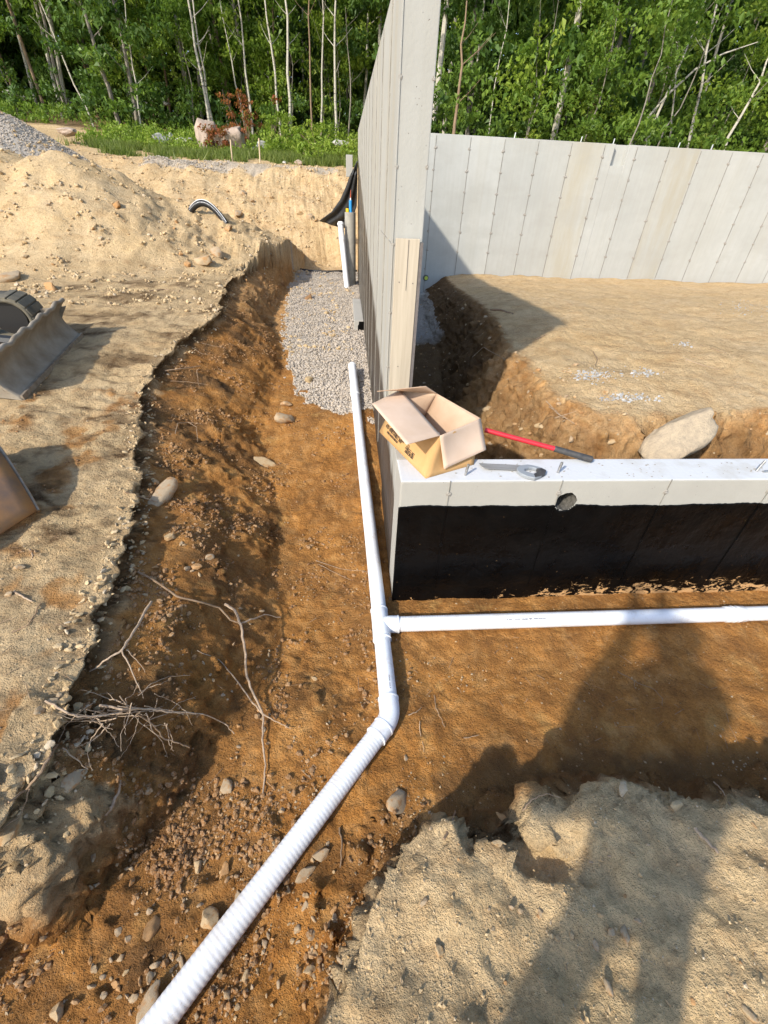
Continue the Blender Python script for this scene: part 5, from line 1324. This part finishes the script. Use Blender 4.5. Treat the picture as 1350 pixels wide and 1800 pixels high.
def leaves_mesh(name, C_, R_, n_per, size, mat, seed, flat=.55, up=.5):
    """leaf quads clustered round clump centres C_ (k,3) of radius R_ (k,)"""
    r = np.random.default_rng(seed); k = len(C_); n_ = k*n_per
    cen = np.repeat(C_, n_per, 0); rad = np.repeat(R_, n_per)
    o = r.normal(size=(n_, 3)); o /= np.linalg.norm(o, axis=1)[:, None]; o *= (r.random(n_)**.45)[:, None]
    P = cen+o*rad[:, None]*np.array([1, 1, flat])
    nn = r.normal(size=(n_, 3))+np.array([0, 0, up*2]); nn /= np.linalg.norm(nn, axis=1)[:, None]
    a = np.cross(nn, r.normal(size=(n_, 3))); a /= np.linalg.norm(a, axis=1)[:, None]; b = np.cross(nn, a)
    s = size*r.uniform(.55, 1.25, n_)[:, None]
    droop = np.array([0, 0, -.35])
    v0 = P-a*s*.5; v1 = P+b*s*.30+nn*s*.08; v2 = P+a*s*.5+droop*s; v3 = P-b*s*.30+nn*s*.08
    V = np.stack([v0, v1, v2, v3], 1).reshape(-1, 3); F = np.arange(n_*4).reshape(-1, 4)
    me = np_mesh(name, V, F, smooth=False); me.materials.append(M[mat])
    tn = np.clip(np.repeat(r.random(k), n_per)*.6+r.random(n_)*.4, 0, 1); tn = np.repeat(tn, 4)
    at = me.attributes.new('tone', 'FLOAT_COLOR', 'POINT'); at.data.foreach_set('color', np.stack([tn]*3+[np.ones_like(tn)], 1).astype(np.float32).ravel())
    return me
def crown_mesh(i, hgt, rad, z0, mat, nclump=46, n_per=62, size=.17):
    r = np.random.default_rng(100+i)
    z = z0+(hgt-z0)*r.random(nclump); t = (z-z0)/(hgt-z0)
    rr = rad*np.sqrt(np.clip(np.sin(np.pi*np.clip(t*.86+.14, 0, 1)), .15, 1))*np.sqrt(r.random(nclump)); a = r.random(nclump)*6.283
    C_ = np.stack([rr*np.cos(a), rr*np.sin(a), z], 1); R_ = r.uniform(.28, .62, nclump)
    return leaves_mesh('crown', C_, R_, n_per, size, mat, 500+i)
CR = [crown_mesh(i, 10+i % 3, 1.6+.18*(i % 4), 1.6+.5*(i % 3), ['leaf', 'leaf', 'leaf_bright', 'leaf'][i % 4]) for i in range(8)]
CRD = [crown_mesh(20+i, 9.5+i, 2.0, .5, 'leaf_dark', 70, 76, .2) for i in range(4)]
CRH = [crown_mesh(60+i, 11+i % 3, 1.2+.15*i, 4.6, ['leaf', 'leaf_bright', 'leaf'][i % 3], 30, 60) for i in range(4)]
CRS = [crown_mesh(30+i, 3.4+.5*i, .9, .4, ['leaf_bright', 'leaf', 'leaf'][i % 3], 20, 48, .14) for i in range(4)]
def trunk_mesh(pts, r0, r1, mat, seg=7):
    mb = MB(); n_ = len(pts); mb.tube(pts, [r0+(r1-r0)*i/(n_-1) for i in range(n_)], seg)
    rnd = random.Random(int(pts[-1][2]*1000))
    return mb
def tree(base, top, r0, label, bmat, crown=None, group=None, cs=1.0, limbs=5, name='tree', bend=.15, cz=0.0):
    base = np.array(base, float); top = np.array(top, float); L = top-base
    t_ = empty(name, tuple(base)); tag(t_, label, 'tree', group)
    n_ = 9; pts = []
    for i in range(n_):
        f = i/(n_-1); p = L*f+np.array([random.gauss(0, 1), random.gauss(0, 1), 0])*.03*(1 if 0 < i < n_-1 else 0)+np.array([bend*math.sin(math.pi*f), 0, 0]); pts.append(p)
    pts[0] = pts[0]-np.array([0, 0, .25])
    mb = MB(); mb.tube(pts, [r0*(1-.7*i/(n_-1)) for i in range(n_)], 7)
    mb.build('trunk', M[bmat], t_, smooth=True)
    lb = MB()
    for k_ in range(limbs):
        f = random.uniform(.45, .95); i = int(f*(n_-1)); p = pts[i]; a = random.uniform(0, 6.28); l = random.uniform(.5, 1.1)*(1.1-f*.5)
        q = p+np.array([math.cos(a)*l*.5, math.sin(a)*l*.5, l*.35]); q2 = p+np.array([math.cos(a)*l, math.sin(a)*l, l*.8])
        MB().tube([p, q, q2], [r0*.22, r0*.14, r0*.06], 5).build('limb', M[bmat], t_, smooth=True)
    lb.b.free()
    if crown is not None:
        o = bpy.data.objects.new('crown', crown); COL.objects.link(o); o.parent = t_
        h = np.linalg.norm(L); o.scale = (cs, cs, cs); o.rotation_euler = (0, 0, random.uniform(0, 6.28)); o.location = (L[0]*.35, L[1]*.35, cz)
    return t_
def px_tree(bx, by, tx, ty, Y, wpx, label, bmat, crown=None, **kw):
    b = wY(bx, by, Y); t0 = wY(tx, ty, Y); k_ = kw.pop('ext', 1.5); g = gz(b[0], b[1])
    b2 = b.copy(); d = (t0-b)
    b2 = b + d*((g-b[2])/d[2]) if abs(d[2]) > .5 and abs(g-b[2]) < 2.5 else b
    depth = float((RM @ (b-CAMP))[2]); r0 = max(.018, wpx*depth/FPX/2)
    return tree(b2, b+d*k_, r0, label, bmat, crown, **kw)
random.seed(11)
T = [
 (212, 220, 138, 0, 22.5, 8, 'thick grey leaning tree trunk, second from the left in the woods', 'bark_grey', CRD[0]),
 (243, 228, 200, 30, 22.0, 8, 'dark straight tree trunk right of the thick leaning trunk', 'bark_grey', CRD[1]),
 (246, 225, 222, 60, 21.6, 3, 'thin white birch touching the dark straight trunk', 'bark_white', None),
 (165, 220, 75, 10, 22.6, 3, 'very thin leaning sapling left of the thick grey trunk', 'bark_white', CR[3]),
 (370, 214, 333, 0, 22.4, 5.5, 'white birch directly behind the big boulder, left one of the pair', 'bark_white', CR[0]),
 (374, 212, 345, 0, 22.7, 4, 'slimmer white birch, right one of the pair behind the boulder', 'bark_white', None),
 (440, 206, 415, 0, 23.6, 4, 'white birch above the red-leaved bush', 'bark_white', CR[5]),
 (428, 205, 396, 40, 24, 3, 'thin birch left of the one above the red-leaved bush', 'bark_white', None),
 (493, 236, 463, 0, 21.6, 4, 'slim pale birch between the red bush and the tall wall', 'bark_white', CR[1]),
 (513, 242, 499, 0, 21.0, 5.5, 'brightest white birch left of the tall wall', 'bark_white', CR[4]),
 (547, 236, 546, 0, 22.0, 3.5, 'thin tan birch close left of the tall wall', 'bark_brown', None),
 (563, 240, 562, 0, 21.8, 3.5, 'thin pale birch beside the thin tan one', 'bark_white', CR[6]),
 (592, 236, 595, 0, 21.6, 5, 'white birch nearest to the top of the tall wall', 'bark_white', CR[7]),
 (612, 228, 609, 90, 23, 3, 'short grey sapling against the edge of the tall wall', 'bark_grey', None),
 (480, 200, 470, 20, 25, 3, 'faint birch deep in the shade behind the slim pale one', 'bark_white', None),
 (797, 245, 812, 90, 13.6, 8, 'brown trunk with spreading branches right of the tall wall', 'bark_brown', CR[2]),
 (862, 245, 897, 20, 15.5, 3, 'slender white trunk second to the right of the tall wall', 'bark_white', None),
 (1060, 258, 1096, 0, 17.0, 3.5, 'thin white trunk above the middle of the back wall', 'bark_white', CR[1]),
 (1131, 262, 1242, 0, 14.5, 6.5, 'bright white leaning trunk above the right part of the back wall', 'bark_white', CR[0]),
 (1208, 268, 1262, 0, 14.3, 6.5, 'pale brown trunk right of the bright leaning one', 'bark_white', CR[5]),
 (1270, 270, 1342, 120, 13.9, 7, 'pale trunk near the right edge above the back wall', 'bark_white', CR[3]),
 (1176, 262, 1196, 20, 16.5, 4, 'faint white trunk between the two bright leaning trunks', 'bark_white', None),
 (985, 250, 1010, 60, 18, 3, 'faint thin trunk above the back wall notch', 'bark_grey', CR[6]),
 (930, 250, 945, 20, 19, 4, 'dark slender trunk in the dense green right of the tall wall', 'bark_brown', CRD[2]),
]
for t_ in T:
    bx, by, tx_0, ty_0, Y_, wp, lab, bm, cr = t_
    if cr is not None and cr not in CRD: cr = random.choice(CRH)
    px_tree(bx, by, tx_0, ty_0, Y_, wp*(1.05 if bx < 700 else .8), lab, bm, cr, cs=random.uniform(.9, 1.1), bend=random.uniform(-.12, .12))
# arched trunk
pts_ = [wY(x, y, 14.2) for x, y in [(1106, 262), (1118, 235), (1140, 205), (1175, 165), (1222, 122), (1270, 95), (1332, 74)]]
a_ = empty('arched_tree', tuple(pts_[0])); tag(a_, 'bare arching pale trunk crossing the bright leaning trunk above the back wall', 'tree')
MB().tube([p-pts_[0] for p in pts_], [.032, .032, .03, .028, .025, .02, .01], 7).build('trunk', M['bark_white'], a_, smooth=True)
# the rest of the woods
r_ = random.Random(21); lab_ = 'leafy tree among the dense woods behind the clearing'
n_rest = 0
for i in range(96):
    if i < 56: x_ = r_.uniform(-24, 3); y_ = r_.uniform(24.2, 34)
    else: x_ = r_.uniform(1.5, 30); y_ = r_.uniform(15.5, 30)
    g = gz(x_, y_); hh = r_.uniform(10, 13); random.seed(i)
    cr = r_.choice(CR+CRD) if y_ < 26 else r_.choice(CR+CRD+CRD)
    bk = r_.choice(['bark_grey', 'bark_white', 'bark_brown', 'bark_grey']); wh = 'in the woods left of the tall wall' if i < 56 else 'in the woods above the long back wall'
    tree((x_, y_, g), (x_+r_.gauss(0, .6), y_+r_.gauss(0, .4), g+hh), r_.uniform(.035, .10), 'leafy tree with %s bark %s' % (bk[5:], wh), bk, cr, '%s-barked trees %s' % (bk[5:], wh), cs=r_.uniform(.9, 1.2), limbs=3)
for i in range(40):
    if i < 18: x_ = r_.uniform(-20, 0.5); y_ = r_.uniform(23.2, 26)
    else: x_ = r_.uniform(2.0, 22); y_ = r_.uniform(12.2, 18)
    g = gz(x_, y_); random.seed(500+i)
    tree((x_, y_, g), (x_+r_.gauss(0, .3), y_, g+3.4), .022, 'young leafy sapling at the woods edge '+('behind the grass' if i < 18 else 'just behind the back wall'), 'bark_grey', r_.choice(CRS), 'saplings '+('behind the grass' if i < 18 else 'behind the back wall'), cs=r_.uniform(.8, 1.3), limbs=2, name='sapling')
# far wood that reads as one mass
rg2 = np.random.default_rng(77); k_ = 8000
C_ = np.stack([rg2.uniform(-45, 55, k_), rg2.uniform(31, 42, k_), rg2.uniform(4.5, 17, k_)], 1)
me = leaves_mesh('far_wood', C_, rg2.uniform(.8, 1.6, k_), 26, .55, 'leaf_dark', 5); o = link('far_wood', me); tag(o, kind='stuff')
C_ = np.stack([rg2.uniform(-12, 35, 900), rg2.uniform(12.5, 26, 900), rg2.uniform(3.0, 5.6, 900)], 1); C_ = C_[C_[:, 0] > 1.2]
me = leaves_mesh('woods_understory', C_, rg2.uniform(.3, .7, len(C_)), 40, .16, 'leaf', 6); o = link('woods_understory', me); tag(o, kind='stuff')
def low_growth(name, regions, mat, size, seed, h=.4, per=30):
    r = np.random.default_rng(seed); Cs = []
    for (x0, x1, y0, y1, n_, hh) in regions:
        xx = r.uniform(x0, x1, n_); yy = r.uniform(y0, y1, n_)
        for a, b_ in zip(xx, yy): Cs.append((a, b_, gz(a, b_)+r.uniform(.02, hh)))
    Cs = np.array(Cs); me = leaves_mesh(name, Cs, r.uniform(.12, .35, len(Cs)), per, size, mat, seed, flat=.8, up=.2); o = link(name, me); tag(o, kind='stuff'); return o
low_growth('forest_floor_plants', [(-24, 1, 21.3, 25, 420, .5)], 'leaf', .13, 31)
low_growth('forest_floor_plants', [(-22, 1, 22, 27, 260, 1.6)], 'leaf_dark', .16, 32)
low_growth('ground_cover', [(-9.5, .2, 18.2, 21.5, 260, .25), (-3.2, 0.3, 18.5, 21.3, 130, .55), (-9.0, -6, 19.3, 21.6, 80, .45)], 'leaf_bright', .10, 33)
# grass blades
def grass(name, n_, regs, seed, hmin=.08, hmax=.28):
    r = np.random.default_rng(seed); V = []; tn = []
    xs_ = []; 
    for (x0, x1, y0, y1, w_) in regs:
        m_ = int(n_*w_); tu = r.uniform(0, 1, (m_//14+1, 2)); 
        cx_ = x0+(x1-x0)*np.repeat(tu[:, 0], 14)[:m_]+r.normal(0, .07, m_); cy_ = y0+(y1-y0)*np.repeat(tu[:, 1], 14)[:m_]+r.normal(0, .07, m_)
        xs_.append(np.stack([cx_, cy_], 1))
    Q = np.concatenate(xs_); Q = Q[fbm2(Q[:, 0], Q[:, 1], .9, 3, off=7.)+r.normal(0, .15, len(Q)) > -.12]; ix = np.clip(np.searchsorted(ys, Q[:, 1]), 0, len(ys)-1)
    zz = H(Q[:, 0], Q[:, 1]); h = r.uniform(hmin, hmax, len(Q)); a = r.uniform(0, 6.28, len(Q)); w_ = r.uniform(.008, .02, len(Q))
    dx_ = np.stack([np.cos(a), np.sin(a), 0*a], 1); le = r.normal(0, .35, (len(Q), 2))
    B = np.stack([Q[:, 0], Q[:, 1], zz], 1); tip = B+np.stack([le[:, 0]*h, le[:, 1]*h, h], 1)
    V = np.stack([B-dx_*w_[:, None], B+dx_*w_[:, None], tip], 1).reshape(-1, 3); F = np.arange(len(V)).reshape(-1, 3)
    me = np_mesh(name, V, F, False); me.materials.append(M['grass']); t = np.repeat(r.random(len(Q)), 3)
    at = me.attributes.new('tone', 'FLOAT_COLOR', 'POINT'); at.data.foreach_set('color', np.stack([t]*3+[np.ones_like(t)], 1).astype(np.float32).ravel())
    o = link(name, me); tag(o, kind='stuff')
grass('grass', 42000, [(-9.5, .1, 17.0, 21.5, .6), (-8.5, -3.5, 16.4, 18.5, .2), (-3.0, .1, 16.6, 18.5, .2)], 41)
# boulders and rocks along the clearing edge
def rock(px, py, Y, wpx, hk, label, mat='white_rock', seed=0, tilt=0.0, name='boulder'):
    p = wY(px, py, Y); depth = float((RM @ (p-CAMP))[2]); s = wpx*depth/FPX/2
    me = stone_mesh(name, 300+seed, 4, mat, 9, .55, .9); o = bpy.data.objects.new(name, me); COL.objects.link(o)
    p[2] = max(p[2], gz(p[0], p[1]-s*.8)+.28*s*hk); o.location = tuple(p); o.scale = (s, s*.8, s*hk); o.rotation_euler = (tilt*.3, tilt, seed*1.3); tag(o, label, 'boulder'); return o
M['boulder_pink'] = simple('boulder_pink', (.44, .34, .27), .85, col2=(.30, .23, .18), scale=3, bump=.6, bscale=9, bdist=.03)
rock(363, 236, 19.2, 56, 1.6, 'biggest brown boulder standing upright at the edge of the woods', 'boulder_pink', 1)
rock(402, 248, 19.3, 84, .95, 'wide grey boulder leaning right of the upright brown one', 'boulder_pink', 2, .35)
rock(283, 244, 20.0, 32, .8, 'leftmost white rock of the row left of the big boulder', 'white_rock', 3)
rock(300, 241, 20.4, 24, .9, 'second white rock of the row left of the big boulder', 'white_rock', 4)
rock(318, 249, 20.0, 24, .9, 'third white rock of the row, low in the grass', 'white_rock', 5)
rock(334, 249, 20.0, 24, 1.1, 'white rock touching the left side of the big boulder', 'white_rock', 6)
rock(425, 262, 19.4, 26, .7, 'tan rock right of the big boulders in the grass', 'white_rock', 7)
rock(462, 258, 19.6, 34, .7, 'grey white rock behind the right wooden stake', 'white_rock', 8)
rock(445, 262, 19.3, 20, .7, 'small bluish rock between the two wooden stakes', 'white_rock', 9)
rock(600, 253, 19.5, 34, .8, 'pale rock half hidden by plants near the tall wall', 'white_rock', 10)
rock(500, 286, 16.6, 12, .8, 'small stone at the lip of the far bank right of the stakes', 'white_rock', 11)
rock(524, 286, 16.6, 16, .8, 'tan stone at the lip of the far bank below the ferns', 'boulder_pink', 12)
for i, (x_, y_, w_) in enumerate([(20, 165, 30), (45, 172, 26), (120, 183, 40), (150, 185, 30), (250, 185, 30), (290, 182, 24), (400, 190, 26)]):
    rock(x_, y_, 27, w_, .6, ['pale boulder deep in the woods at the far left', 'second pale boulder deep in the woods at the far left', 'grey boulder in the shade left of the thick leaning trunk', 'smaller grey boulder touching the shaded one', 'grey boulder in the shade right of the dark trunk', 'small shaded boulder in the woods above the white rocks', 'shaded boulder behind the red-leaved bush'][i], 'white_rock', 20+i)
rock(120, 232, 17.5, 46, .5, 'dark earth-covered rock behind the grey gravel pile', 'boulder_pink', 31)
# red-brown dead bush
def bush(px, py, Y, w_, h_, mat, label, seed, n_=26, per=36, size=.10):
    b = wY(px, py, Y); b[2] = gz(b[0], b[1]); r = np.random.default_rng(seed)
    t_ = empty('bush', tuple(b)); tag(t_, label, 'bush')
    C_ = np.stack([r.normal(0, w_*.4, n_), r.normal(0, w_*.25, n_), r.uniform(.1, h_, n_)], 1)
    me = leaves_mesh('foliage', C_, r.uniform(.12, .28, n_), per, size, mat, seed); link('foliage', me, parent=t_)
    for c in C_[::3]: MB().tube([(0, 0, -.05), tuple(c*.5+np.array([0, 0, .05])), tuple(c)], [.02, .012, .004], 5).build('stem', M['bark_brown'], t_, smooth=True)
bush(388, 268, 18.9, .8, .7, 'leaf_red', 'withered red-brown bush growing in front of the big boulders', 61)
bush(434, 240, 20.6, 1.0, 1.8, 'leaf_red', 'taller withered red-brown bush behind the right boulder', 62, 26)
bush(478, 240, 20.6, 1.2, 1.1, 'leaf_bright', 'bright green fern-like bush right of the red-brown bush', 63, 34)
bush(560, 252, 20.2, 1.6, .9, 'leaf_bright', 'bright green low bush left of the pale rock by the tall wall', 64, 40)
bush(545, 285, 17.3, .5, .55, 'leaf_bright', 'small yellow-green tuft on the lip of the far bank', 65, 16)
# stakes
M['stake'] = simple('stake', (.60, .46, .30), .8)
for (x0, y0, x1, y1, lab) in [(408, 281, 405, 245, 'left wooden survey stake in the grass'), (457, 285, 455, 243, 'right wooden survey stake in the grass')]:
    b = wY(x0, y0, 16.4); t0 = wY(x1, y1, 16.4); b[2] = min(b[2], gz(b[0], b[1]))-.1
    tag(MB().tube([b, t0], .022, 4).build('wooden_stake', M['stake']), lab, 'stake')

# ------------------------------------------------------------------ the person holding the camera, just outside the frame, whose shadow is in view
def person():
    gzl, gzr = gz(-.33, -2.68), gz(0.0, -2.66)
    V = {}; E_ = []
    def v(n_, p, r): V[n_] = (p, r)
    v('pelvis', (-.18, -2.68, 1.42), .14); v('waist', (-.19, -2.68, 1.52), .20); v('chest', (-.22, -2.68, 1.72), .24); v('neckb', (-.25, -2.67, 1.93), .08)
    v('neck', (-.27, -2.66, 2.0), .06); v('head', (-.29, -2.64, 2.12), .105); v('crown', (-.30, -2.64, 2.25), .09)
    v('hl', (-.31, -2.68, 1.28), .080); v('kl', (-.44, -2.66, .90), .060); v('al', (-.46, -2.69, gzl+.08), .05); v('fl', (-.48, -2.56, gzl+.03), .045)
    v('hr', (-.05, -2.68, 1.28), .080); v('kr', (.06, -2.64, .90), .060); v('ar', (.06, -2.67, gzr+.08), .05); v('fr', (.08, -2.54, gzr+.03), .045)
    v('sl', (-.47, -2.68, 1.80), .13); v('el', (-.68, -2.62, 1.52), .11); v('wl', (-.42, -2.45, 2.02), .075); v('pl', (-.40, -2.29, 2.28), .04)
    v('sr', (.03, -2.68, 1.80), .13); v('er', (.26, -2.62, 1.52), .11); v('wr', (-.16, -2.45, 2.02), .075); v('pr', (-.20, -2.29, 2.28), .04)
    es = [('pelvis', 'waist'), ('waist', 'chest'), ('chest', 'neckb'), ('neckb', 'neck'), ('neck', 'head'), ('head', 'crown'), ('pelvis', 'hl'), ('hl', 'kl'), ('kl', 'al'), ('al', 'fl'),
          ('pelvis', 'hr'), ('hr', 'kr'), ('kr', 'ar'), ('ar', 'fr'), ('chest', 'sl'), ('sl', 'el'), ('el', 'wl'), ('wl', 'pl'), ('chest', 'sr'), ('sr', 'er'), ('er', 'wr'), ('wr', 'pr')]
    def skin(name, V, es, root_, mat, sub=2):
        names = list(V); me = bpy.data.meshes.new(name); me.from_pydata([V[n_][0] for n_ in names], [(names.index(a), names.index(b)) for a, b in es], [])
        o = link(name, me); o.modifiers.new('k', 'SKIN'); 
        if not me.skin_vertices: me.skin_vertices.new(name='') if hasattr(me.skin_vertices, 'new') else None
        lay = me.skin_vertices[0].data if len(me.skin_vertices) else None
        if lay:
            for i, n_ in enumerate(names): lay[i].radius = (V[n_][1], V[n_][1]); lay[i].use_root = (n_ == root_)
        sb = o.modifiers.new('s', 'SUBSURF'); sb.levels = sub; sb.render_levels = sub
        dg = bpy.context.evaluated_depsgraph_get(); m2 = bpy.data.meshes.new_from_object(o.evaluated_get(dg))
        bpy.data.objects.remove(o); m2.materials.clear(); m2.materials.append(mat)
        for p in m2.polygons: p.use_smooth = True
        return m2
    cloth = simple('clothing', (.09, .11, .14), .9)
    skinm = simple('skin', (.50, .32, .23), .5)
    pe = link('person', skin('person', V, es, 'pelvis', cloth)); tag(pe, 'person in dark work clothes holding up a phone, standing behind the view', 'person')
    for sgn, pal in ((-1, np.array(V['pl'][0])), (1, np.array(V['pr'][0]))):
        for k_ in range(5):
            L = [.05, .07, .078, .072, .058][k_]; b = pal+np.array([sgn*.0, .01, .03-.014*k_]); 
            pt = [b, b+np.array([-sgn*L*.5, .025, .012]), b+np.array([-sgn*L, .018, .012])]
            MB().tube(pt, [.0095, .009, .007], 8).build('finger', skinm, pe, smooth=True)
    # cap with brim, face features
    hb = MB(); bmesh.ops.create_uvsphere(hb.b, u_segments=20, v_segments=10, radius=.125, matrix=Matrix.Translation((-.30, -2.65, 2.22)) @ Matrix.Diagonal((1, 1.1, .75, 1)))
    hb.tube([(-.30, -2.63, 2.195), (-.30, -2.63, 2.21)], [.22, .20], 24); hb.build('hat', cloth, pe, smooth=True)
    MB().tube([(-.29, -2.56, 2.12), (-.29, -2.515, 2.09)], [.012, .018], 8).build('nose', skinm, pe, smooth=True)
    for sx in (-.033, .033):
        eb_ = MB(); bmesh.ops.create_uvsphere(eb_.b, u_segments=10, v_segments=6, radius=.013, matrix=Matrix.Translation((-.29+sx, -2.545, 2.135))); eb_.build('eye', M['pvc'], pe, smooth=True)
    ph = MB().box((-.314, -2.255, 2.40), (.16, .012, .078), bevel=.004).build('phone', M['black']); tag(ph, 'black phone held up in both hands just behind the view', 'phone')
person()
